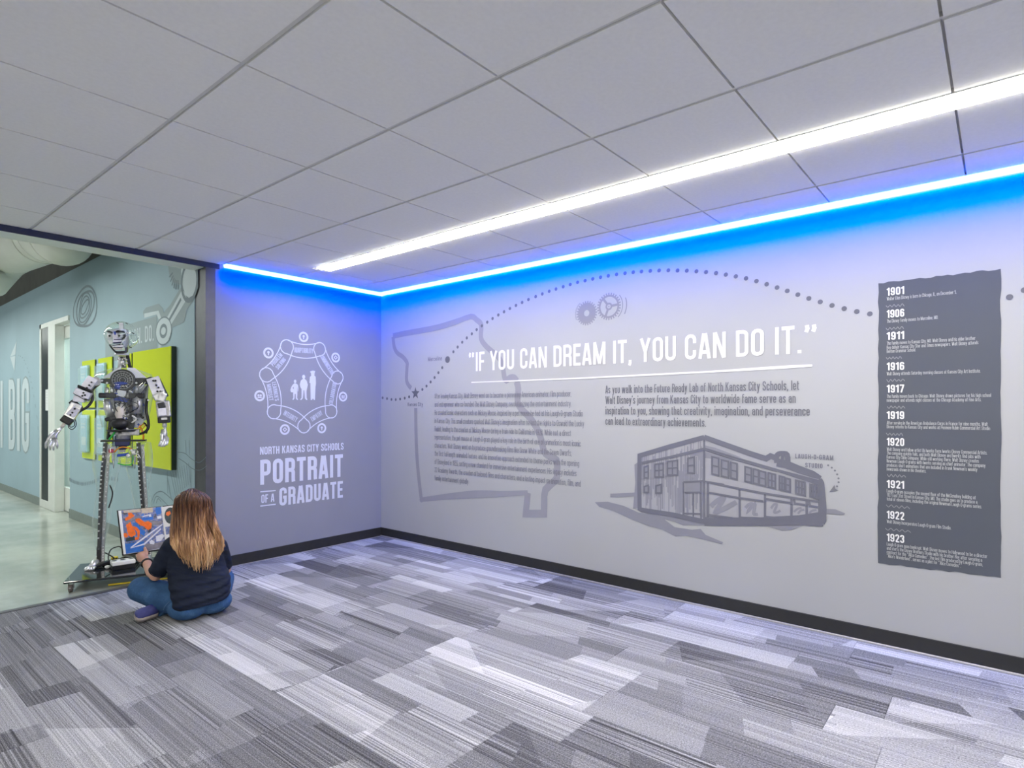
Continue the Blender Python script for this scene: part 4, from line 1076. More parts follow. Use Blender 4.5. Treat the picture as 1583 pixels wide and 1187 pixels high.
def limb(mb, spec, y=.05, seg=20, flat=1.):
    """round shell through (px, py, radius in pixels)"""
    P = spline([(*rp(a, b, y), r * PXM) for a, b, r in [(q[0], q[1], q[2]) for q in spec]], 1) if False else None
    pts = []
    S_ = spline([Vector((a, b, r)) for a, b, r in spec], 5)
    for q in S_: pts.append((rp(q.x, q.y, y), q.z * PXM))
    mb.rings(pts, seg, True, flat)

# ---- legs: clear calf and thigh shells around a toothed black rail and a drilled silver bar
def leg(side, shell, rail, bar, ank):
    m = MB(); limb(m, shell); lg = m.build('leg', M['shell'], robot, True)
    m = MB(); strip(m, rail, .026, .03, .045); m.build('rail', M['black_plastic'], lg)
    m = MB(); P = [Vector(p) for p in rail]
    for k in range(26):
        q = k / 25 * (len(P) - 1); i = min(int(q), len(P) - 2); p = P[i].lerp(P[i + 1], q - i)
        if p.y > 835: continue
        c = rp(p.x - 2.2, p.y, .03); m.box(c, (.010, .006, .010), (0, .5, 0))
    m.build('rail_teeth', M['silver'], lg)
    m = MB(); strip(m, bar, .020, .02, .05); m.build('support_bar', M['dull_silver'], lg)
    m = MB(); B_ = [Vector(p) for p in bar]
    for k in range(22):
        q = (k + .5) / 22 * (len(B_) - 1); i = min(int(q), len(B_) - 2); p = B_[i].lerp(B_[i + 1], q - i)
        m.box(rp(p.x, p.y, .038), (.007, .003, .010))
    m.build('slot', M['white_plastic'], lg)
    ax, ay = ank
    m = MB(); strip(m, [(ax, ay - 12), (ax, ay + 2)], .030, .034, .05); m.build('ankle_clamp', M['black_plastic'], lg)
    return lg
lg = leg(-1, [(164, 683, 13), (165, 700, 17), (165, 718, 18.5), (164, 738, 15), (163, 758, 11.5), (160, 780, 11.5), (157, 803, 12), (155, 825, 9), (154.5, 848, 6)],
    [(163.5, 684), (159, 730), (156.5, 771), (154, 840), (153, 868)], [(168.5, 687), (166, 730), (163, 771), (159.5, 845), (159, 868)], (153.5, 856))
m = MB(); limb(m, [(170, 750, 1), (174, 764, 1), (168, 785, 1)], 0.0, 6); m.build('knee_cable', M['black_plastic'], lg)
lg2 = leg(1, [(219, 683, 13), (217, 700, 17), (215.5, 718, 18.5), (216, 738, 15), (217, 758, 12), (221, 780, 12), (225, 803, 12), (228, 825, 9), (230, 848, 6)],
    [(214, 684), (217, 730), (220.5, 775), (226, 840), (228, 868)], [(220, 687), (223, 730), (226, 775), (231, 845), (233, 868)], (228, 856))
def foot(ax, ay, tx, ty, part):
    a = rp(ax, ay, .085); h = Vector((a.x, .11, PL)); t = rp(tx, ty, -.10); t.z = PL
    m = MB(); d = (t - h).normalized(); s_ = Vector((d.y, -d.x, 0))
    m.rings([(a + Vector((0, 0, .03)), .020), (a, .024), (h.lerp(t, .15) + Vector((0, 0, .045)), .028), (h.lerp(t, .45) + Vector((0, 0, .030)), .026), (h.lerp(t, .72) + Vector((0, 0, .018)), .022)], 12)
    m.rings([(h + Vector((0, 0, .026)), .024), (h.lerp(t, .2) + Vector((0, 0, .026)), .024)], 10)
    m.box(h.lerp(t, .5) + Vector((0, 0, .006)), (.055, (t - h).length * .9, .010), (0, 0, math.atan2(-d.x, d.y)), .004)
    f = m.build('foot', M['silver'], part)
    for k in range(5):
        o = (k - 2) * .013; m = MB(); q = h.lerp(t, .70) + s_ * o + Vector((0, 0, .016)); e = h.lerp(t, 1.0 - abs(k - 1.2) * .035) + s_ * o * 1.15 + Vector((0, 0, .009))
        m.rings([(q, .0085), (q.lerp(e, .5) + Vector((0, 0, .004)), .0085), (e, .006)], 8); m.build('toe', M['silver'], f)
foot(153, 868, 136, 882, lg); foot(229, 868, 226, 883, lg2)

# ---- pelvis
m = MB(); limb(m, [(161, 680, 3), (176, 694, 8), (195, 700, 12), (212, 694, 8), (226, 680, 3)], .06, 16, .7); pel = m.build('pelvis_shell', M['shell'], robot, True)
m = MB(); strip(m, [(157, 681.3), (226, 680.5)], .012, .10, .05); m.build('hip_bar', M['black_plastic'], pel)
m = MB(); c = rp(190, 681, .05); m.box(c, (.10, .09, .085), bev=.01); m.box(c + Vector((0, 0, -.05)), (.05, .06, .04), bev=.006); m.build('waist_drive', M['navy_part'], pel)
m = MB()
for px, py, sx, sz in ((176, 694, .035, .04), (207, 699, .03, .05), (189, 697, .04, .02), (175, 706, .016, .06), (209, 710, .014, .05)): m.box(rp(px, py, .02), (sx, .04, sz), bev=.004)
m.build('hip_bracket', M['dull_silver'], pel)
m = MB(); m.box(rp(172, 697, .0), (.035, .03, .03), bev=.008); m.build('red_coupling', M['red_wire'], pel)
m = MB(); m.tube([rp(177, 699, .0), rp(183, 693, -.02), rp(192, 691, -.02), rp(204, 694, 0)], .005); m.build('hose', M['orange_wire'], pel)
m = MB(); m.box(rp(190, 703, -.01), (.075, .03, .022), (0, -.1, 0), .004); m.build('circuit_block', M['blue_part'], pel)
m = MB()
for px, py, r_ in ((198, 704, .013), (206, 699, .013), (203, 696, .009)): m.ball(rp(px, py, -.03), r_, 10)
m.build('white_plug', M['white_plastic'], pel)
m = MB(); m.tube([rp(208, 701, -.03), rp(214, 703, -.04), rp(217, 708, -.03)], .0035); m.tube([rp(220, 692, -.03), rp(223, 699, -.05), rp(221, 709, -.03)], .0035); m.build('white_wire', M['white_plastic'], pel)
m = MB(); m.tube([rp(182, 716, -.02), rp(192, 718.5, -.03), rp(202, 718, -.03), rp(205.5, 712, -.02), rp(205.5, 704, 0)], .004); m.build('green_rim', M['green_wire'], pel)
m = MB(); m.ball(rp(193, 709, .02), (.062, .05, .040), 16); m.build('clear_tray', M['shell'], pel)
m = MB()
for px in (175.5, 208.5): m.cyl(rp(px, 712, .0), rp(px, 724, .0), .005, .003, 8)
m.build('hanging_bolt', M['dull_silver'], pel)

# ---- torso
def oval(px, py, hw, dep, y=.06, n=28):
    c = rp(px, py, y); return [c + Vector((hw * PXM * math.cos(k * 2 * PI / n), dep * math.sin(k * 2 * PI / n), 0)) for k in range(n)]
m = MB(); m.loft([oval(192, 568, 10, .05), oval(192, 572, 22, .07), oval(192, 578, 37, .09), oval(192, 588, 41, .115), oval(192, 600, 41.5, .12), oval(193, 616, 37.5, .115), oval(193, 632, 35, .105), oval(193, 646, 33, .10), oval(193, 660, 30, .095)], cap=False)
torso = m.build('torso_shell', M['shell'], robot, True)
def tplate(L, y, th, name, mat):
    mm = MB(); mm.prism([(p.x, p.z) for p in [rp(140 + a / 8.475, 560 + b / 8.475, y) for a, b in L]], y, y + th); return mm.build(name, mat, torso)
tplate([(150, 205), (330, 88), (400, 60), (400, 130), (270, 205)], .0, .03, 'shoulder_plate', M['alu'])
tplate([(480, 130), (480, 70), (580, 72), (735, 205), (560, 205)], .0, .03, 'shoulder_plate', M['alu'])
tplate([(130, 215), (770, 205), (775, 285), (560, 300), (330, 300), (130, 270)], .02, .04, 'chest_bar', M['black_plastic'])
tplate([(250, 290), (700, 290), (720, 740), (640, 860), (300, 860), (250, 740)], .10, .01, 'back_plate', M['alu'])
tplate([(255, 790), (330, 725), (690, 735), (700, 770), (640, 855), (300, 850)], .03, .015, 'belly_plate', M['alu'])
tplate([(700, 300), (755, 300), (725, 760), (690, 760)], .04, .05, 'side_plate', M['dull_silver'])
tplate([(250, 300), (275, 300), (330, 720), (280, 740), (255, 500)], .05, .04, 'side_plate', M['dull_silver'])
tplate([(660, 400), (760, 290), (735, 300), (650, 520)], .0, .01, 'blue_strut', M['navy_part'])
tplate([(430, 720), (590, 720), (560, 890), (420, 880)], .0, .02, 'dark_bracket', M['black_plastic'])
T8 = lambda a, b, y=-.01: rp(140 + a / 8.475, 560 + b / 8.475, y)
c = T8(420, 232, -.02); m = MB(); m.cyl(c + Vector((0, .03, 0)), c, .086, .082, 32); spk = m.build('speaker', M['black_plastic'], torso)
m = MB()
for q in (.020, .034, .050, .068): 
    ring = [c + Vector((q * math.cos(k * PI / 14), -.002, q * math.sin(k * PI / 14))) for k in range(29)]; m.rings([(p, .0022) for p in ring], 6, False)
for k in range(18):
    a = k * PI / 9; m.rings([(c + Vector((.030 * math.cos(a), -.003, .030 * math.sin(a))), .0016), (c + Vector((.066 * math.cos(a), -.003, .066 * math.sin(a))), .0016)], 5)
m.build('speaker_ring', M['dull_silver'], spk)
m = MB(); m.cyl(T8(365, 285), T8(345, 350), .022, seg=14); m.cyl(T8(352, 400, 0), T8(352, 415, 0), .026, seg=16); m.cyl(T8(352, 460, 0), T8(352, 500, 0), .027, seg=16); m.box(T8(430, 490), (.07, .03, .03), (0, .3, 0), .006); m.box(T8(430, 755, -.02), (.035, .03, .05), (0, .3, 0), .006); m.ball(T8(395, 275, -.03), (.045, .01, .012), 12); m.build('blue_joint', M['blue_part'], torso)
m = MB(); m.rings([(T8(415, 520, -.02), .008), (T8(412, 565, -.02), .014), (T8(402, 600, -.02), .034), (T8(385, 690, -.02), .034), (T8(376, 760, -.02), .016), (T8(372, 780, -.02), .010)], 16); m.build('motor', M['cream'], torso, label='cream tapered motor in the chest')
m = MB(); m.cyl(T8(610, 450), T8(608, 672), .036, seg=18); m.cyl(T8(597, 310), T8(600, 430), .014, seg=12); m.build('actuator', M['dull_silver'], torso)
m = MB(); m.box(T8(603, 440), (.10, .07, .04), bev=.008); m.build('actuator_clamp', M['black_plastic'], torso)
m = MB(); m.cyl(T8(488, 500, .02), T8(480, 660, .02), .026, seg=16); m.cyl(T8(490, 400, .02), T8(488, 500, .02), .018, seg=12); m.build('actuator', M['dull_silver'], torso)
m = MB(); m.cyl(T8(215, 330, 0), T8(215, 440, 0), .014, seg=12); m.rings([(T8(205, 480, 0), .020), (T8(230, 600, 0), .030), (T8(265, 710, .02), .028)], 14); m.build('rib_tube', M['silver'], torso)
m = MB(); m.box(T8(220, 435), (.11, .05, .04), bev=.01); m.box(T8(290, 730, .0), (.10, .05, .03), (0, -.3, 0), .008); m.box(T8(550, 540, 0), (.07, .04, .04), bev=.006); m.box(T8(580, 660, 0), (.04, .03, .08), (0, .5, 0), .006); m.build('black_bracket', M['black_plastic'], torso)
m = MB(); m.ball(T8(385, 805, -.03), (.060, .05, .045), 20); m.build('belly_dome', M['black_plastic'], torso)
m = MB(); m.box(T8(405, 410, -.01), (.06, .03, .05), (0, .2, 0), .006); m.tube([T8(505, 370), T8(530, 385), T8(560, 400)], .006); m.tube([T8(545, 700, -.03), T8(600, 740, -.04), T8(540, 790, -.03)], .006); m.tube([T8(455, 690, -.03), T8(448, 740, -.04), T8(455, 775, -.03)], .005); m.tube([T8(720, 260, -.02), T8(680, 310, -.03), T8(640, 350, -.02)], .004); m.build('white_link', M['white_plastic'], torso)
m = MB(); m.box(T8(530, 915, .0), (.115, .06, .048), bev=.005); m.box(T8(420, 925, .02), (.16, .06, .025), bev=.005); m.cyl(T8(430, 900, .03), T8(430, 1000, .03), .05, seg=20); m.build('waist_box', M['dull_silver'], torso)
m = MB(); m.cyl(T8(430, 880, .03), T8(430, 905, .03), .115, .10, 24); m.build('waist_ring', M['black_plastic'], torso)
m = MB(); m.tube([T8(740, 480, .0), T8(730, 640, -.03), T8(755, 760, -.04), T8(755, 860, -.04), T8(700, 920, -.03), T8(610, 945, .0)], .010); m.tube([T8(700, 790, .0), T8(745, 850, -.02), T8(730, 930, 0)], .006); m.build('black_cable', M['black_plastic'], torso)
m = MB(); m.tube([T8(640, 830, 0), T8(668, 880, -.02), T8(690, 940, -.02), T8(692, 1010, 0)], .007); m.tube([T8(700, 800, 0), T8(640, 850, -.02), T8(610, 880, -.02), T8(640, 930, 0)], .004); m.tube([T8(725, 800, 0), T8(700, 850, -.03), T8(660, 880, 0)], .004); m.build('orange_cable', M['orange_wire'], torso)
m = MB(); m.tube([T8(350, 860, -.02), T8(305, 930, -.02), T8(245, 1010, 0)], .007); m.build('green_cable', M['green_wire'], torso)
m = MB(); m.tube([T8(262, 760, .02), T8(250, 880, .0), T8(235, 1005, .02)], .013); m.build('black_hose', M['black_plastic'], torso)
m = MB()
for a, b in ((215, 270), (600, 270), (150, 240), (740, 240), (480, 870), (180, 540), (755, 495)): m.cyl(T8(a, b, -.005), T8(a, b, -.02), .008, seg=8)
m.build('bolt', M['silver'], torso)

rs = random.Random(31)
for nm, mt, cnt in (('chest_fitting', 'silver', 26), ('black_fitting', 'black_plastic', 26), ('blue_fitting', 'blue_part', 8)):
    m = MB()
    for k in range(cnt):
        a, b = rs.uniform(270, 690), rs.uniform(310, 830)
        m.box(T8(a, b, rs.uniform(-.01, .05)), (rs.uniform(.010, .030), .02, rs.uniform(.008, .028)), (0, rs.uniform(-.7, .7), 0), .003)
    m.build(nm, M[mt], torso)
m = MB()
for k in range(9): m.tube([T8(rs.uniform(280, 680), rs.uniform(320, 560), -.02), T8(rs.uniform(300, 660), rs.uniform(450, 650), -.05), T8(rs.uniform(280, 680), rs.uniform(600, 820), -.02)], .0022)
m.build('loose_wire', M['black_plastic'], torso)

# ---- neck and head
H14 = lambda a, b, y=0.: rp(150 + a / 14.84, 490 + b / 14.84, y)
m = MB(); m.cyl(H14(575, 1170, .06), H14(580, 900, .06), .030, .026, 18); neck = m.build('neck', M['silver'], robot, True)
m = MB()
r2 = random.Random(5)
for k in range(12): m.box(H14(r2.uniform(480, 700), r2.uniform(920, 1130), .025), (.012, .012, r2.uniform(.008, .02)), (0, r2.uniform(-.5, .5), 0), .002)
m.build('neck_fitting', M['dull_silver'], neck)
m = MB(); m.tube([H14(700, 890, .04), H14(720, 1000, .03), H14(760, 1160, .04)], .012); m.box(H14(545, 925, .03), (.03, .01, .008)); m.build('neck_cable', M['black_plastic'], neck)
m = MB(); m.cyl(H14(575, 880, .06), H14(575, 840, .06), .052, .048, 24); m.build('collar', M['alu'], neck)
m = MB(); m.ball(H14(568, 425, .07), (.117, .125, .110), 28); head = m.build('head', M['shell'], robot, True)
# face plates: the mask sits forward and a little to the viewer's left
def fplate(L, y0, y1, name, mat, th=.006):
    """polygon of the face, bent back towards its sides: y from the horizontal distance to the face middle"""
    mm = MB(); pts = [H14(a, b, y0 + (abs(a - 440) / 240) ** 2 * y1) for a, b in L]; mm.slab(pts, (0, th, 0)); return mm.build(name, mat, head)
fplate([(300, 300), (420, 270), (530, 265), (660, 285), (690, 330), (660, 370), (560, 350), (430, 420), (330, 350), (250, 350)], -.045, .04, 'forehead_plate', M['alu'])
fplate([(500, 130), (590, 130), (600, 290), (500, 290)], -.01, .0, 'crown_bracket', M['alu'], .05)
fplate([(228, 345), (345, 380), (350, 500), (345, 610), (290, 620), (250, 540), (226, 430)], -.035, .05, 'cheek_plate', M['white_plastic'])
fplate([(470, 380), (640, 380), (690, 440), (660, 560), (600, 600), (560, 500), (480, 480)], -.035, .05, 'cheek_plate', M['alu'])
fplate([(650, 270), (705, 290), (720, 640), (640, 740), (600, 640), (660, 520)], -.005, .03, 'side_plate', M['dull_silver'], .05)
fplate([(350, 380), (460, 370), (480, 470), (560, 500), (560, 560), (360, 590), (365, 480)], -.055, .02, 'nose_bracket', M['alu'])
fplate([(380, 330), (440, 330), (425, 410), (400, 410)], -.058, .0, 'nose_bridge', M['blue_part'])
fplate([(380, 505), (590, 500), (590, 520), (390, 525)], -.060, .02, 'lip_bar', M['navy_part']); fplate([(360, 580), (560, 565), (560, 600), (380, 610)], -.06, .02, 'lip_bar', M['navy_part'])
fplate([(330, 640), (420, 625), (560, 620), (600, 650), (590, 690), (440, 690), (360, 690)], -.058, .03, 'teeth', M['white_plastic'], .02)
fplate([(360, 700), (440, 690), (580, 690), (565, 740), (430, 755), (380, 735)], -.055, .03, 'lower_jaw', M['cream'], .02)
fplate([(222, 318), (262, 305), (358, 340), (352, 378), (300, 366), (236, 352)], -.065, .05, 'eyebrow', M['black_plastic']); fplate([(420, 330), (470, 298), (630, 318), (640, 368), (560, 352), (436, 358)], -.065, .05, 'eyebrow', M['black_plastic'])
fplate([(600, 400), (650, 390), (668, 440), (620, 500), (560, 500), (612, 450)], -.052, .05, 'eye_shadow', M['black_plastic']); fplate([(345, 640), (590, 615), (600, 632), (350, 656)], -.066, .03, 'mouth_line', M['black_plastic']); fplate([(370, 690), (590, 686), (590, 702), (375, 706)], -.066, .03, 'mouth_line', M['black_plastic'])
fplate([(420, 790), (640, 770), (650, 700), (700, 690), (690, 790), (600, 835), (420, 830)], -.02, .02, 'jaw_block', M['black_plastic'], .05)
m = MB(); m.tube([H14(290, 640, -.03), H14(340, 710, -.05), H14(420, 790, -.05), H14(520, 800, -.04)], .006); m.build('jaw_cable', M['black_plastic'], head)
m = MB(); m.tube([H14(680, 450, -.04), H14(620, 540, -.06), H14(560, 600, -.06), H14(550, 640, -.05)], .003); m.build('white_wire', M['white_plastic'], head)
for a in (305, 525):
    m = MB(); e = H14(a, 437, -.030 + (abs(a - 440) / 240) ** 2 * .02); m.ball(e, .019, 14); ey = m.build('eye', M['white_plastic'], head)
    m = MB(); m.ball(e + Vector((-.002, -.015, 0)), .0085, 10); m.build('pupil', M['black_plastic'], ey)
m = MB(); e = H14(825, 520, .07); m.ball(e, (.034, .035, .040), 16); m.build('ear_cup', M['shell'], head)
m = MB()
for a, b in ((475, 140), (680, 150), (825, 372), (770, 695)): m.box(H14(a, b, .03), (.018, .012, .008), (0, .5, 0), .002)
m.build('shell_clip', M['black_plastic'], head)

# ---- arms and hands
def blk(mb, a, b, w, d, bev=.004, lift=0.):
    """box from point a to point b"""
    a = Vector(a); b = Vector(b); z = (b - a); L_ = z.length; z.normalize(); x = Vector((0, 1, 0)).cross(z).normalized(); y = z.cross(x)
    mb.box((a + b) / 2 + y * lift, (w, d, L_), Matrix(((x.x, y.x, z.x), (x.y, y.y, z.y), (x.z, y.z, z.z))), bev)
L8 = lambda a, b, y: rp(60 + a / 8.48, 560 + b / 8.48, y)
def robot_hand(parent, wrist, palm, ups, tips, thumb, wid):
    """palm, four bent fingers with their own knuckles, and a thumb from the palm's side"""
    m = MB(); wv = Vector(wrist); pv = Vector(palm)
    nb = [Vector(u) for u in ups]
    m.rings([(wv, .015), (wv.lerp(pv, .4), .022), (pv, .030), (pv.lerp((nb[1] + nb[2]) / 2, .6), .028)], 12, True, .55)
    h = m.build('hand', M['silver'], parent)
    for k, (u, tp) in enumerate(zip(nb, tips)):
        mid, tip = Vector(tp[0]), Vector(tp[1]); m = MB()
        m.rings([(pv.lerp(u, .6), .009), (u, .0105), (u.lerp(mid, .5), .0088), (mid, .0098), (mid.lerp(tip, .6), .0085), (tip, .006)], 10); m.build('finger', M['silver'], h)
    m = MB(); t0, t1, t2 = [Vector(v) for v in thumb]; m.rings([(t0, .012), (t1, .0115), (t1.lerp(t2, .6), .010), (t2, .007)], 10); m.build('thumb', M['silver'], h)
    return h
# viewer's left arm, reaching down and out
m = MB(); blk(m, L8(720, 205, -.04), L8(605, 360, -.05), .070, .05); arm = m.build('arm', M['alu'], robot, label='arm reaching out to the left of the picture')
m = MB(); m.cyl(L8(745, 250, .06), L8(745, 250, -.05), .034, seg=18); m.build('shoulder_joint', M['dull_silver'], arm)
m = MB(); blk(m, L8(770, 260, 0), L8(680, 330, -.01), .05, .04); blk(m, L8(700, 330, 0), L8(640, 400, -.01), .04, .05); m.build('black_bracket', M['black_plastic'], arm)
m = MB(); blk(m, L8(600, 370, -.08), L8(555, 450, -.08), .105, .06); blk(m, L8(540, 440, -.08), L8(525, 520, -.08), .07, .05); m.build('elbow_block', M['alu'], arm)
m = MB(); m.cyl(L8(660, 400, -.03), L8(590, 480, -.05), .036, seg=18); m.build('elbow_motor', M['dull_silver'], arm)
m = MB(); blk(m, L8(505, 545, -.09), L8(390, 735, -.11), .075, .045, .006); fore = m.build('forearm', M['silver'], arm)
m = MB(); blk(m, L8(500, 600, -.118), L8(400, 700, -.138), .052, .008, .003); m.build('forearm_cover', M['alu'], fore)
m = MB(); blk(m, L8(520, 535, -.08), L8(450, 585, -.09), .085, .03); blk(m, L8(400, 725, -.11), L8(335, 800, -.12), .072, .055, .008); m.build('wrist_block', M['black_plastic'], fore)
m = MB()
for a, b in ((470, 560), (510, 580), (395, 745), (360, 780), (345, 745)): m.cyl(L8(a, b, -.10), L8(a, b, -.135), .008, seg=8)
m.build('bolt', M['silver'], fore)
m = MB(); m.tube([L8(690, 350, -.03), L8(705, 480, -.05), L8(640, 580, -.07), L8(540, 640, -.08), L8(480, 700, -.08), L8(430, 770, -.09)], .010); m.build('arm_cable', M['black_plastic'], arm)
m = MB(); m.tube([L8(470, 720, -.09), L8(490, 820, -.10), L8(440, 880, -.11), L8(390, 850, -.11), L8(400, 790, -.11)], .003); m.tube([L8(450, 740, -.09), L8(470, 820, -.10), L8(420, 850, -.11), L8(390, 820, -.11)], .003); m.build('loose_wire', M['black_plastic'], fore)
m = MB(); m.cyl(L8(345, 790, -.12), L8(300, 850, -.125), .012, seg=12); m.build('wrist_rod', M['cream'], fore)
w0 = L8(300, 850, -.125)
robot_hand(fore, w0, L8(215, 945, -.14), [L8(125, 1010, -.15), L8(155, 1040, -.17), L8(195, 1050, -.17), L8(235, 1035, -.15)],
    [(L8(98, 1060, -.16), L8(92, 1125, -.14)), (L8(140, 1090, -.19), L8(148, 1145, -.16)), (L8(188, 1100, -.19), L8(192, 1150, -.16)), (L8(240, 1085, -.17), L8(238, 1130, -.14))],
    (L8(235, 890, -.16), L8(165, 945, -.19), L8(110, 1030, -.20)), .05)
m = MB()
for a, b in ((690, 262), (660, 300), (630, 335), (585, 400), (570, 440), (605, 430), (470, 610), (440, 660), (415, 690)): m.cyl(L8(a, b, -.06), L8(a, b, -.145 if a < 500 else -.115), .007, seg=8)
blk(m, L8(612, 352, -.055), L8(598, 372, -.06), .10, .075); blk(m, L8(548, 452, -.08), L8(543, 458, -.08), .09, .066)
m.build('black_screw', M['black_plastic'], arm)
# viewer's right arm, hanging
m = MB(); blk(m, T8(815, 205, -.02), T8(905, 430, -.04), .088, .05); arm = m.build('arm', M['alu'], robot, label='arm hanging beside the large lime panel')
m = MB(); m.cyl(T8(790, 250, .05), T8(790, 250, -.04), .036, seg=18); m.build('shoulder_joint', M['black_plastic'], arm)
m = MB(); blk(m, T8(875, 220, .0), T8(985, 450, -.02), .04, .05); m.build('arm_edge', M['black_plastic'], arm)
m = MB()
for a, b in ((820, 240), (850, 240), (860, 300), (890, 330), (875, 380), (915, 380), (935, 440)): m.cyl(T8(a, b, -.03), T8(a, b, -.068), .0075, seg=8)
blk(m, T8(868, 402, -.03), T8(960, 398, -.03), .018, .055); m.build('black_screw', M['black_plastic'], arm)
m = MB(); blk(m, T8(870, 440, -.05), T8(990, 470, -.05), .075, .06, .01); blk(m, T8(880, 400, -.05), T8(930, 480, -.05), .09, .06, .01); m.build('elbow_block', M['silver'], arm)
m = MB()
for a, b in ((840, 270), (850, 330), (905, 410), (965, 440), (990, 580), (995, 640)): m.cyl(T8(a, b, -.04), T8(a, b, -.075), .009, seg=10)
m.build('bolt', M['silver'], arm)
m = MB(); blk(m, T8(945, 510, -.05), T8(968, 720, -.07), .095, .055, .008); fore = m.build('forearm', M['dull_silver'], arm)
m = MB(); blk(m, T8(920, 530, -.08), T8(940, 600, -.085), .05, .03, .006); blk(m, T8(960, 715, -.07), T8(966, 795, -.07), .085, .06, .008); m.build('wrist_block', M['black_plastic'], fore)
m = MB(); blk(m, T8(930, 600, -.095), T8(945, 700, -.105), .055, .008, .003); m.build('forearm_cover', M['alu'], fore)
m = MB(); blk(m, T8(925, 740, -.105), T8(1005, 735, -.105), .018, .01, .002); m.build('wrist_band', M['silver'], fore)
m = MB(); m.cyl(T8(968, 785, -.07), T8(972, 850, -.07), .016, seg=12); m.build('wrist_rod', M['silver'], fore)
robot_hand(fore, T8(972, 845, -.07), T8(975, 930, -.08), [T8(940, 1000, -.10), T8(965, 1020, -.11), T8(990, 1020, -.11), T8(1012, 1005, -.10)],
    [(T8(915, 1060, -.13), T8(895, 1098, -.13)), (T8(940, 1070, -.14), T8(922, 1108, -.14)), (T8(972, 1068, -.14), T8(958, 1105, -.14)), (T8(1003, 1055, -.13), T8(990, 1090, -.13))],
    (T8(945, 890, -.09), T8(930, 960, -.13), T8(935, 1030, -.15)), .05)

# ---- things lying on the plate
q0 = rp(170.5, 884, -.2)
def on_plate(px, py): p = at_z(px, py, PL) - RC; return Vector((p.dot(rx_), p.dot(ry_), PL))
bl, br = on_plate(170.5, 883), on_plate(206, 877.5)
ctr_ = (bl + br) / 2 + Vector((0, .05, 0)); wd = (br - bl).length
def world(p): return RC + rx_ * p.x + ry_ * p.y + Vector((0, 0, p.z))
ang = RA + math.atan2(br.y - bl.y, br.x - bl.x)
t = empty('power_box', 'white and black power box with three sockets on the robot plate', 'power box', world(ctr_), (0, 0, ang))
m = MB(); m.box((0, 0, .0165), (wd, .095, .033), bev=.003); m.build('lower_case', M['black_plastic'], t)
m = MB(); m.box((0, 0, .047), (wd + .004, .10, .028), bev=.005); m.build('upper_case', M['white_plastic'], t)
for k in range(3):
    m = MB(); m.cyl(((k - 1) * .055, .005, .061), ((k - 1) * .055, .005, .064), .019, seg=18); sk = m.build('socket', M['dull_silver'], t)
    m = MB(); m.cyl(((k - 1) * .055, .005, .064), ((k - 1) * .055, .005, .0655), .013, seg=14); m.build('socket_cover', M['black_plastic'], sk)
p = on_plate(166, 879); t = empty('white_plug', 'small white plug lying left of the power box on the plate', 'plug', world(p), (0, 0, RA))
m = MB(); m.ball((0, 0, .014), (.018, .013, .013), 12); m.build('plug_body', M['white_plastic'], t)
m = MB(); m.cyl((.015, 0, .014), (.030, .004, .014), .005, seg=8); m.build('plug_pin', M['dull_silver'], t)
p = on_plate(177, 868); t = empty('yellow_connector', 'yellow connector block among the cables behind the power box', 'connector', world(p), (0, 0, RA + .3))
m = MB(); m.box((0, 0, .028), (.045, .03, .024), bev=.004); m.box((-.004, -.004, .008), (.03, .024, .016), bev=.003); m.build('connector_body', M['yellow_part'], t)
m = MB()
for k in (-1, 1): m.cyl((k * .01, -.016, .028), (k * .01, -.0165, .028), .006, seg=10)
m.build('connector_hole', M['black_plastic'], t)
p = on_plate(158, 876); t = empty('power_adapter', 'black slim power adapter leaning beside the robot foot', 'adapter', world(p), (0, 0, RA + .8))
m = MB(); m.box((0, 0, .02), (.14, .035, .022), (0, -.12, 0), .004); m.build('adapter_body', M['black_plastic'], t)
m = MB(); m.tube([(.07, 0, .028), (.10, .01, .035), (.13, .03, .03)], .004); m.build('adapter_lead', M['black_plastic'], t)
def cable(label, pts, r, mat, z0=None):
    P = [world(Vector(q)) for q in pts]; o = P[0].copy(); m = MB(); m.tube([q - o for q in P], r)
    b_ = m.build('cable', mat); b_.location = o; return tag(b_, label, 'cable', None)
g = lambda px, py, y=.1: tuple(rp(px, py, y))
f = lambda px, py, h=.006: tuple(on_plate(px, py) + Vector((0, 0, h)))
cable('thin black cable looping up behind the yellow connector', [f(168, 871), g(167.5, 860, .16), g(171, 850, .17), g(178, 846, .18), g(187, 846, .18), f(196, 866)], .0045, M['black_plastic'])
cable('black cable from the robot shin down to the yellow connector', [g(159, 853, .06), g(166, 856, .06), g(173, 860, .06), f(177, 867, .02)], .0045, M['black_plastic'])
M['grey_wire'] = mottled('grey_green_wire', (.22, .24, .19), .5, 0, .1, 20)
rs = random.Random(12)
for k, lab in enumerate(('grey-green cable of the bundle behind the power box, nearest the box', 'grey-green cable of the bundle behind the power box, in its middle', 'grey-green cable of the bundle behind the power box, nearest the book')):
    cable(lab, [f(181 + k * 3, 870 - k, .006), g(188 + k * 2, 862 - k * 1.4, .05), g(199 + k * 3, 858 - k * 1.2, .03), f(214 + k * 4, 866 - k, .01)], .006, M['grey_wire'])
cable('thick black cable lying along the plate behind the power box', [f(160, 874), f(168, 870, .01), f(180, 868, .012), f(196, 867, .03), f(212, 868, .01)], .009, M['black_plastic'])
P = [(-.05, -.30, .012), (.10, -.28, .008), (.25, -.29, .008), (.40, -.25, .008)]
cable('yellow cable on the concrete under the rolling plate', P, .007, M['yellow_part'])
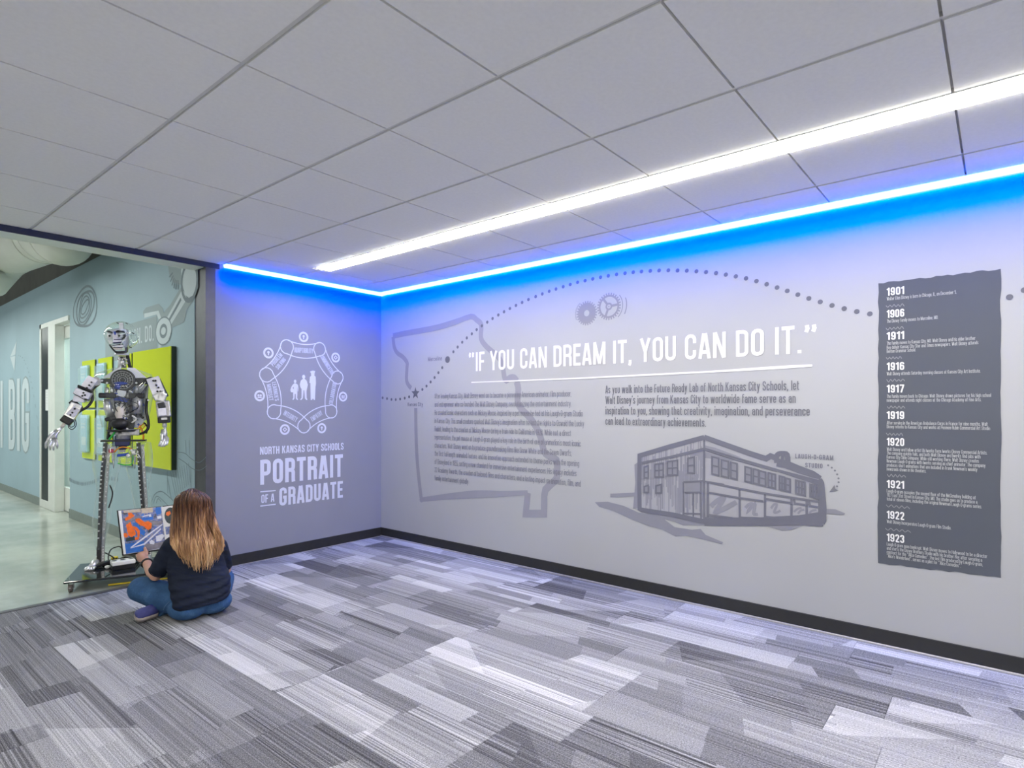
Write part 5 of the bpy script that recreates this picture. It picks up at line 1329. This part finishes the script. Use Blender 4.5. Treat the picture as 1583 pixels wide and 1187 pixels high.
# ================================================================== PERSON SITTING CROSS-LEGGED WITH A BOOK
M['skin'] = mottled('skin', (.56, .32, .23), .5, 0, .06, 30, .4)
def shirt_material():
    m = Mat('navy_cotton', (.010, .014, .030), .85, 0, .2)
    x, y, z = m.obj()
    n = m.noise(m.vec(x * 6., y * 6., z * 17. + x * 5.), 1., 2., .5)
    f = m.noise(m.vec(x, y, z), 260., 2.)
    m.color(m.ramp(n * .8 + f * .2, [(.3, (.010, .014, .028)), (.7, (.018, .024, .044))])); m.bump(n, .9, .03); return m.m
def denim_material():
    m = Mat('blue_denim', (.05, .12, .26), .85, 0, .2)
    x, y, z = m.obj()
    n = m.noise(m.vec(x * 9., y * 9., z * 9.), 1., 4., .6); f = m.noise(m.vec(x * 300., y * 300., z * 120.), 1., 1.)
    m.color(m.ramp(n * .75 + f * .25, [(.3, (.022, .058, .135)), (.55, (.045, .11, .235)), (.75, (.10, .20, .36))])); m.bump(n, .5, .02); return m.m
def hair_material():
    m = Mat('balayage_hair', (.2, .1, .05), .42, 0, .45)
    x, y, z = m.obj()
    n = m.noise(m.vec(x * 70., y * 40., z * 3.), 1., 3., .55)
    k = (z * -1.0 + .80) * 1.9
    f = (k * .9 + (n - .5) * 1.5).clamp()
    m.color(m.ramp(f, [(0., (.050, .020, .010)), (.25, (.14, .058, .027)), (.55, (.40, .21, .095)), (1., (.78, .52, .28))])); return m.m
M['shirt'] = shirt_material(); M['denim'] = denim_material(); M['hair'] = hair_material()
M['denim_seam'] = mottled('denim_seam', (.10, .19, .34), .85, 0, .1, 40)
M['shoe'] = mottled('violet_blue_canvas', (.045, .05, .20), .7, 0, .12, 30)
M['sole'] = mottled('taupe_sole', (.34, .30, .29), .7, 0, .1, 40)

PC = Vector((1.51, 3.87, 0)); PA = math.atan2(-.364, .931)
px_ = Vector((math.cos(PA), math.sin(PA), 0)); py_ = Vector((-math.sin(PA), math.cos(PA), 0))
person = empty('person', 'seated person with long brown hair, navy t-shirt and jeans reading a book', 'person', PC, (0, 0, PA))
def pp(a, b, y=0.):
    """person-frame point seen at a pixel, y metres beyond the hips"""
    r = ray(a, b); t = (y - (EYE - PC).dot(py_)) / r.dot(py_); p = EYE + r * t - PC
    return Vector((p.dot(px_), p.dot(py_), p.z))
HX = .0035
# ---- book first: its pages place the hands
book = empty('picture_book', 'open picture book with an orange robot arm photo held by the seated person', 'book', PC + px_ * -.3 + py_ * .42 + Vector((0, 0, .3)), (0, 0, PA))
BO = Vector((-.3, .42, .3))
class Page:
    def __init__(s, a, b, c):
        s.o = a; s.n = (b - a).cross(c - a).normalized()
        if s.n.y > 0: s.n = -s.n
    def hit(s, a, b, off=0.):
        r = ray(a, b); rl = Vector((r.dot(px_), r.dot(py_), r.z)); e = EYE - PC; el = Vector((e.dot(px_), e.dot(py_), e.z))
        t = (s.o - el).dot(s.n) / rl.dot(s.n); return el + rl * t + s.n * off
TL, BL_, FT, FB = pp(182, 789.5, .47), pp(190.5, 857, .41), pp(249.5, 783.5, .52), pp(256.5, 847, .455)
TRp, BRp = pp(300, 777, .46), pp(306, 838, .40)
PGL = Page(TL, BL_, FT); PGR = Page(FT, FB, TRp)
def sheet(name, mat, pg, L, off, parent, th=0.):
    mm = MB(); P = [pg.hit(a, b, off) - BO for a, b in L]
    if th: mm.slab(P, -pg.n * th)
    else: mm.face(P)
    return mm.build(name, mat, parent)
C6 = lambda L: [(175 + a / 11.87, 770 + b / 11.87) for a, b in L]
sheet('cover', M['black_plastic'], PGL, [(181, 788.5), (250, 782), (256.5, 849.5), (189.5, 859)], -.016, book, .004)
sheet('cover', M['black_plastic'], PGR, [(250, 782), (302, 775), (307, 840), (256.5, 849.5)], -.016, book, .004)
pgl = sheet('page', M['paper'], PGL, [(183, 789.5), (249.6, 783.5), (256.5, 847), (191.5, 857)], 0, book, .015)
pgr = sheet('page', M['paper'], PGR, [(249.6, 783.5), (300, 777), (305, 837), (256.5, 847)], 0, book, .015)
def print_material():
    m = Mat('printed_photo', (.3, .3, .35), .35, 0, .4)
    x, y, z = m.obj(); n = m.noise(m.vec(x, y, z), 55., 3.); w = m.noise(m.vec(x, y, z), 24., 2.)
    m.color(m.ramp(n * .6 + w * .4, [(.36, (.05, .06, .10)), (.44, (.20, .21, .27)), (.5, (.07, .15, .48)), (.56, (.38, .34, .36)), (.62, (.10, .22, .60))])); return m.m
M['print'] = print_material()
M['p_orange'] = mottled('printed_orange', (.88, .17, .02), .35, 0, .12, 60); M['p_blue'] = mottled('printed_blue', (.03, .16, .55), .35, 0, .12, 40)
M['p_white'] = mottled('printed_white', (.72, .74, .82), .35, 0, .08, 60); M['p_grey'] = mottled('printed_grey', (.24, .23, .26), .35, 0, .2, 60)
M['p_tan'] = mottled('printed_tan', (.55, .47, .36), .35, 0, .1, 60); M['p_dark'] = mottled('printed_dark', (.03, .05, .06), .35, 0, .3, 60)
O1 = .0004
photo = sheet('printed_photo', M['print'], PGL, C6([(148, 232), (880, 165), (965, 905), (235, 1025)]), O1, pgl)
def art(name, mat, polys, off, pg=PGL, par=None):
    mm = MB()
    for k, L in enumerate(polys):
        mm.face([pg.hit(a, b, off + k * .00005) - BO for a, b in C6(L)])
    bmesh.ops.triangulate(mm.bm, faces=mm.bm.faces[:]); return mm.build(name, mat, par or photo)
art('printed_blue_floor', M['p_blue'], [[(215, 840), (560, 790), (575, 965), (235, 1020)], [(340, 450), (420, 450), (520, 560), (600, 620), (560, 690), (480, 640), (470, 560)], [(530, 360), (730, 340), (725, 395), (540, 405)], [(780, 170), (870, 165), (880, 280), (800, 310), (770, 230)]], O1 * 2)
art('printed_grey_floor', M['p_grey'], [[(570, 850), (900, 800), (950, 905), (580, 962)], [(560, 410), (890, 420), (900, 480), (720, 500)], [(180, 250), (510, 195), (515, 270), (200, 275)]], O1 * 2)
art('printed_heading', M['p_tan'], [[(190, 235), (500, 200), (505, 250), (200, 270)], [(515, 190), (725, 170), (728, 260), (520, 280)]], O1 * 2.6)
art('printed_robot_arm', M['p_orange'], [[(235, 490), (320, 430), (350, 520), (400, 600), (420, 660), (340, 715), (280, 690), (255, 590)], [(345, 510), (430, 530), (490, 600), (480, 720), (445, 700), (440, 620), (380, 560)], [(215, 370), (280, 330), (270, 270), (330, 265), (390, 325), (300, 390), (230, 420)], [(405, 390), (470, 362), (580, 440), (590, 530), (500, 500), (410, 430)],
    [(570, 440), (640, 420), (710, 460), (700, 550), (640, 585), (580, 545)], [(190, 640), (250, 640), (275, 700), (230, 730), (195, 700)], [(400, 720), (470, 710), (470, 760), (400, 770)]], O1 * 3)
art('printed_arm_bar', M['p_grey'], [[(210, 455), (370, 345), (500, 330), (510, 355), (390, 385), (250, 475)]], O1 * 4)
art('printed_dark_base', M['p_dark'], [[(240, 730), (390, 700), (400, 770), (300, 790), (230, 800)]], O1 * 3.4)
art('printed_white_frame', M['p_white'], [[(310, 905), (590, 690), (900, 470), (905, 490), (600, 720), (345, 905)], [(310, 915), (560, 830), (870, 550), (880, 570), (580, 855), (320, 920)], [(660, 800), (700, 760), (760, 800), (750, 850), (680, 840)], [(780, 700), (900, 655), (940, 690), (880, 780), (790, 800)], [(800, 330), (880, 320), (885, 370), (810, 380)], [(530, 330), (690, 290), (700, 340), (660, 345), (655, 315), (545, 345)]], O1 * 3.6)
art('printed_round_photo', M['p_dark'], [[(1050 + 108 * math.cos(k * PI / 10), 320 + 150 * math.sin(k * PI / 10)) for k in range(20)]], O1, PGR, pgr)
art('printed_orange_patch', M['p_orange'], [[(975, 260), (1040, 230), (1060, 280), (1010, 330), (970, 310)]], O1 * 2, PGR, pgr)
art('printed_small_photo', M['print'], [[(955, 530), (1120, 500), (1130, 640), (975, 670)]], O1, PGR, pgr)

# ---- bare body: one continuous surface of head, neck, chest, arms and hands with their fingers
m = MB()
hc = pp(298, 786, .025)
m.ball(hc, (.074, .092, .098), 24)
m.ball(hc + Vector((-.012, .062, -.045)), (.052, .045, .062), 18)                       # face and jaw
m.rings([(hc + Vector((-.014, .098, .0)), .009), (hc + Vector((-.017, .118, -.022)), .013)], 10)   # nose
m.ball(hc + Vector((-.016, .098, -.062)), (.022, .014, .010), 12)                       # mouth
for s_ in (-1, 1): m.ball(hc + Vector((s_ * .073, .0, -.012)), (.010, .020, .030), 12)  # ears
m.rings([(hc + Vector((0, -.012, -.06)), .052), (pp(300, 826, .015), .055)], 14)
m.rings([(pp(300, 828, .03), .07), (pp(304, 860, .045), .10), (pp(308, 900, .045), .11), (pp(308, 930, .03), .12)], 18)
th_p = PGL.hit(223, 846, .0085); th_b = PGL.hit(225.5, 856, .022); pal = PGL.hit(219.5, 861, .012)
shl, elb, wri = pp(268, 842, .03), pp(239.5, 890, .13), pp(226, 869, .345)
m.rings([(shl, .046), (shl.lerp(elb, .5), .043), (elb, .036), (elb.lerp(wri, .3), .037), (elb.lerp(wri, .75), .029), (wri, .0245), (wri.lerp(pal, .5), .027), (pal, .027)], 16)
m.ball(pal, (.034, .018, .038), 14)
m.rings([(wri.lerp(pal, .75) + Vector((.012, -.006, .004)), .015), (th_b, .0125), (th_b.lerp(th_p, .55), .0108), (th_p, .0085)], 10)
for k in range(4):      # fingers curl under the lower edge and lie behind the cover
    a = 213.5 + k * 4.6; e0 = PGL.hit(a, 857 - k * 1.3, .010); e1 = PGL.hit(a - .5, 858 - k * 1.3, -.030); e2 = PGL.hit(a, 849 - k * 1.4 - (k in (1, 2)) * 2, -.034)
    m.rings([(pal.lerp(e0, .45), .0110), (e0, .0105), (e0.lerp(e1, .5) + Vector((0, 0, -.010)), .0105), (e1, .0098), (e2, .0075)], 10)
palr = PGR.hit(296, 841, .012); shr, elr, wrr = pp(337, 845, .05), pp(349, 880, .20), pp(305, 852, .355)
m.rings([(shr, .046), (shr.lerp(elr, .5), .043), (elr, .036), (elr.lerp(wrr, .35), .036), (wrr, .0245), (palr, .026)], 16)
m.ball(palr, (.034, .018, .036), 14)
m.rings([(palr + Vector((-.016, -.004, .01)), .013), (PGR.hit(291, 834, .016), .0115), (PGR.hit(288, 825, .0085), .0085)], 10)
for k in range(4):
    a = 289 + k * 4.6; e0 = PGR.hit(a, 841 - k, .010); e1 = PGR.hit(a, 842 - k, -.030); e2 = PGR.hit(a, 832 - k, -.034)
    m.rings([(palr.lerp(e0, .45), .0110), (e0, .0105), (e0.lerp(e1, .5) + Vector((0, 0, -.010)), .0105), (e1, .0098), (e2, .0075)], 10)
body = melt(m, 'body', M['skin'], person, .0042, 5, .5)
for s_ in (-1, 1):
    m = MB(); e = hc + Vector((-.014 + s_ * .028, .090, -.010)); m.ball(e, .0125, 12); ey = m.build('eye', M['white_plastic'], body)
    m = MB(); m.ball(e + Vector((-.001, .0085, -.002)), .006, 10); m.build('iris', M['black_plastic'], ey)
M['lip'] = mottled('lips', (.50, .19, .17), .45, 0, .05, 30)
m = MB(); m.ball(hc + Vector((-.0165, .108, -.062)), (.019, .006, .0065), 12); m.build('lips', M['lip'], body)

# ---- t-shirt: torso loft with soft folds across the lower back, plus both short sleeves
m = MB(); rings = []
prof = [(824, 287, 320, .055, .02), (829, 275, 330, .075, .025), (834, 265, 338, .088, .03), (842, 260, 343, .097, .035), (855, 258, 346, .104, .04), (870, 257.5, 347.5, .108, .045), (885, 258.5, 351, .112, .045), (900, 260, 357, .130, .036), (912, 262.5, 359, .142, .026), (924, 265, 358.5, .148, .018), (929, 266, 358, .150, .014), (933, 267, 357, .150, .012), (936, 269, 355, .143, .012)]
for k in range(len(prof) - 1):
    for q in ((0, .33, .66) if k < len(prof) - 2 else (0, .5, 1)):
        A_ = [a + (b - a) * q for a, b in zip(prof[k], prof[k + 1])]
        yy, xa, xb, dp_, yc = A_; c = pp((xa + xb) / 2, yy, yc); c.z = pp((xa + xb) / 2, yy, yc - dp_ * .8).z; hw = (xb - xa) / 2 * HX
        tilt = .17 * max(0, (yy - 850) / 94) ** 1.4       # the hem hangs lower on the left side, as she leans
        ring = []
        for j in range(44):
            an = j * 2 * PI / 44; ca, sa = math.cos(an), math.sin(an)
            wv = .0 if yy < 872 else .0075 * math.sin((yy - 872) * .50 + ca * 2.2) * min(1, (yy - 872) / 20) * (1 if sa < .2 else .3)
            ex = .85 - .25 * max(0, min(1, (yy - 870) / 50)); sx = math.copysign(abs(ca) ** ex, ca); sy = math.copysign(abs(sa) ** (ex + .05), sa)
            ring.append(c + Vector((sx * (hw + wv * .6), sy * (dp_ + wv) + ca * hw * .16 * max(0, (yy - 860) / 84), tilt * ca * hw)))
        rings.append(ring)
m.loft(rings)
m.rings([(pp(275, 838, .03), .058), (shl + Vector((.0, .0, -.004)), .060), (shl.lerp(elb, .5), .058), (shl.lerp(elb, .86), .0505)], 18)
m.rings([(pp(328, 838, .04), .058), (shr, .058), (shr.lerp(elr, .5), .054), (shr.lerp(elr, .85), .050)], 18)
shirt = melt(m, 't_shirt', M['shirt'], person, .0058, 4, .5)
m = MB(); d_ = (elb - shl).normalized(); c = shl.lerp(elb, .86); u_ = d_.orthogonal().normalized(); v_ = d_.cross(u_)
m.rings([(c + (u_ * math.cos(k * PI / 10) + v_ * math.sin(k * PI / 10)) * .0500, .0035) for k in range(21)], 6, False); m.build('sleeve_hem', M['shirt'], shirt)

# ---- jeans: hips, crossed thighs and shins
m = MB()
knl = pp(213, 909, .235); knl.z = max(knl.z, .080); knr = pp(345, 893, .34); knr.z = max(knr.z, .085)
m.ball(Vector((pp(290, 940, -.02).x, -.020, .074)), (.112, .102, .074), 24); m.ball(Vector((pp(328, 935, .03).x, .028, .076)), (.116, .104, .076), 24)
m.ball(Vector((pp(308, 930, .03).x, .03, .10)), (.165, .115, .09), 24)
hl = Vector((pp(283, 935, .03).x, .03, .095)); hr = Vector((pp(330, 930, .06).x, .06, .095))
m.rings([(hl, .088), (hl.lerp(knl, .35), .090), (hl.lerp(knl, .7), .082), (knl, .074), (knl + (knl - hl).normalized() * .03, .055)], 20)
m.rings([(hr, .088), (hr.lerp(knr, .5), .086), (knr, .072)], 20)
anl = Vector((.05, .30, .060)); anr = Vector((pp(243, 946, .06).x, .085, .052))
m.rings([(knl, .070), (knl.lerp(anl, .45), .060), (anl, .046)], 16)
m.rings([(knr, .066), (knr.lerp(Vector((0, .24, .06)), .6), .060), (Vector((-.06, .17, .058)), .052), (anr, .044)], 16)
jeans = melt(m, 'jeans', M['denim'], person, .0065, 5, .5)
def on_jeans(a, b):
    r = ray(a, b); rl = Vector((r.dot(px_), r.dot(py_), r.z)); e = EYE - PC; el = Vector((e.dot(px_), e.dot(py_), e.z))
    ok, loc, nrm, _ = jeans.ray_cast(el, rl.normalized()); return loc + nrm * .002 if ok else None
for P in ([(266, 932), (259, 940), (258, 950), (263, 958)], [(262, 930), (254, 939), (252, 949), (256, 957)], [(322, 951), (333, 948), (341, 944), (347, 939)], [(322, 951), (326, 958)]):
    L = [on_jeans(*q) for q in P]; L = [q for q in L if q]
    if len(L) > 1:
        m = MB(); m.tube(L, .0018, 6, 4); m.build('seam', M['denim_seam'], jeans)

# ---- shoes
def shoe(heel, toe, roll, part_name='shoe'):
    h, t = Vector(heel), Vector(toe); d = (t - h).normalized(); s_ = d.cross(Vector((0, 0, 1))).normalized()
    up = (Vector((0, 0, 1)) * math.cos(roll) + s_ * math.sin(roll)); sd = d.cross(up)
    L_ = (t - h).length; prof = [(0, .026, .030), (.08, .034, .045), (.25, .036, .052), (.5, .040, .042), (.75, .044, .032), (.92, .038, .025), (1., .020, .016)]
    mm = MB(); mm.loft([[h + d * (q * L_) + sd * (w * math.cos(k * PI / 9 - PI / 2 + PI / 2)) + up * (hh * math.sin(k * PI / 9)) for k in range(10)] for q, w, hh in prof]); 
    o = mm.build(part_name, M['shoe'], person, True)
    mm = MB(); mm.loft([[h + d * (q * L_) + sd * (w * 1.06 * cx) + up * zz for cx, zz in ((-1, .004), (1, .004), (1, -.022), (-1, -.022))] for q, w, hh in prof]); mm.build('sole', M['sole'], o)
    return o
shoe(pp(240, 944, .085) * 1 + Vector((.01, 0, .0)), Vector((pp(209, 938, .05).x, .050, .045)), -.35)
shoe(anl + Vector((.02, .02, -.01)), anl + Vector((.20, -.02, -.015)), -1.0)

# ---- watch on the left wrist
m = MB(); wd_ = (wri - elb).normalized(); c = elb.lerp(wri, .93); u_ = wd_.orthogonal().normalized(); v_ = wd_.cross(u_)
ring = [c + (u_ * math.cos(k * PI / 12) + v_ * math.sin(k * PI / 12)) * .0275 for k in range(25)]
m.rings([(p, .0075) for p in ring], 8, False); watch = m.build('watch', M['black_plastic'], person)
m = MB(); q = min(ring, key=lambda p: p.x + p.y * .3); m.ball(q + (q - c).normalized() * .003, (.008, .017, .017), 12); m.build('watch_face', M['black_gloss'], watch)

# ---- hair: a cap and falling sheet underneath, covered with separate tapered strands
def hair_path(u, lift=0., r=None):
    j = (lambda a: r.uniform(-a, a)) if r else (lambda a: 0.)
    cu = math.cos(u * 1.35); su = math.sin(u * 1.35) / math.sin(1.35)
    tips = [(-1., 853), (-.85, 859), (-.6, 870), (-.35, 876), (0., 880), (.35, 879), (.6, 874), (.8, 866), (1., 848)]
    for (a, ya), (b, yb) in zip(tips, tips[1:]):
        if a <= u <= b: ty = ya + (yb - ya) * (u - a) / (b - a)
    xs = lambda x, l, rr: x + (u * l if u < 0 else u * rr)
    tx = xs(307, 30, 30) if abs(u) < .8 else (xs(307, 30, 30) if u < 0 else 307 + 24 + (u - .8) * 5 * 15)
    L = [(297 + su * 4, 755.5 + abs(u) * 1.0, .03), (297.5 + su * 17, 759.5 + abs(u) * 3, -.045 * cu + .03 * (1 - cu)), (298 + su * 27, 773, -.085 * cu + .03 * (1 - cu)), (298 + su * 30, 790, -.100 * cu + .03), 
         (xs(299, 33, 33), 808, -.088 * cu + .012), (xs(301, 36, 38), 826, -.070 * cu - .012), (xs(304, 38, 41), 842, -.064 * cu - .040), (xs(306, 35, 38), min(857, ty - 4), -.060 * cu - .050), (tx, ty, -.062 * cu - .045)]
    out = []
    for k, (a, b, y) in enumerate(L):
        q = k / (len(L) - 1)
        out.append(pp(a + j(1.2 + 2.0 * q), b + (j(7) if k == len(L) - 1 else j(1.0)), y - lift - (j(.004) if r else 0)))
    return out
m = MB(); n = 40
rows = [spline(hair_path(-1 + 2 * k / n), 3) for k in range(n + 1)]
m.loft([[rows[k][i] for k in range(n + 1)] + [rows[k][i] + Vector((0, .014, 0)) for k in range(n, -1, -1)] for i in range(len(rows[0]) - 3)])
m.ball(hc + Vector((0, .002, .010)), (.092, .098, .105), 26)
m.rings([(pp(283, 770, .10), .03), (pp(272, 795, .085), .026), (pp(268, 822, .045), .022), (pp(267, 840, -.01), .016)], 12)
m.rings([(pp(314, 770, .10), .03), (pp(325, 795, .085), .026), (pp(334, 822, .05), .024), (pp(342, 843, .0), .016)], 12)
hair = m.build('hair', M['hair'], person, True)
rs = random.Random(21); m = MB()
for k in range(330):
    u = max(-1, min(1, rs.uniform(-1.02, 1.02))); P = spline(hair_path(u, rs.uniform(.001, .010), rs), 3); N_ = len(P); r0 = rs.uniform(.0022, .0046)
    cut = rs.choice((0, 0, 0, 1, 2, 3)); P = P[:N_ - cut]; N_ = len(P)
    m.rings([(p, r0 * min(1, .45 + i * .12) * (1 if i < N_ * .72 else max(.12, 1 - ((i - N_ * .72) / (N_ * .28)) ** 1.4))) for i, p in enumerate(P)], 5, True, .7)
for k in range(46):     # the lock that falls over the right shoulder
    j = lambda q: rs.uniform(-q, q); dx = rs.uniform(-8, 8)
    P = [pp(318 + dx * .5 + j(1), 785 + j(2), -.055), pp(327 + dx * .6 + j(1), 808, -.060), pp(336 + dx * .7 + j(1), 824, -.070 + j(.006)), pp(341 + dx * .6 + j(1), 836, -.078 + j(.006)), pp(342.5 + dx * .35 + j(1.5), 848 + j(6), -.072)]
    P = spline(P, 4); N_ = len(P); r0 = rs.uniform(.0022, .0044)
    m.rings([(p, r0 * (1 if i < N_ * .65 else max(.12, 1 - ((i - N_ * .65) / (N_ * .35)) ** 1.4))) for i, p in enumerate(P)], 5, True, .7)
m.build('strands', M['hair'], hair, True)['kind'] = 'stuff'
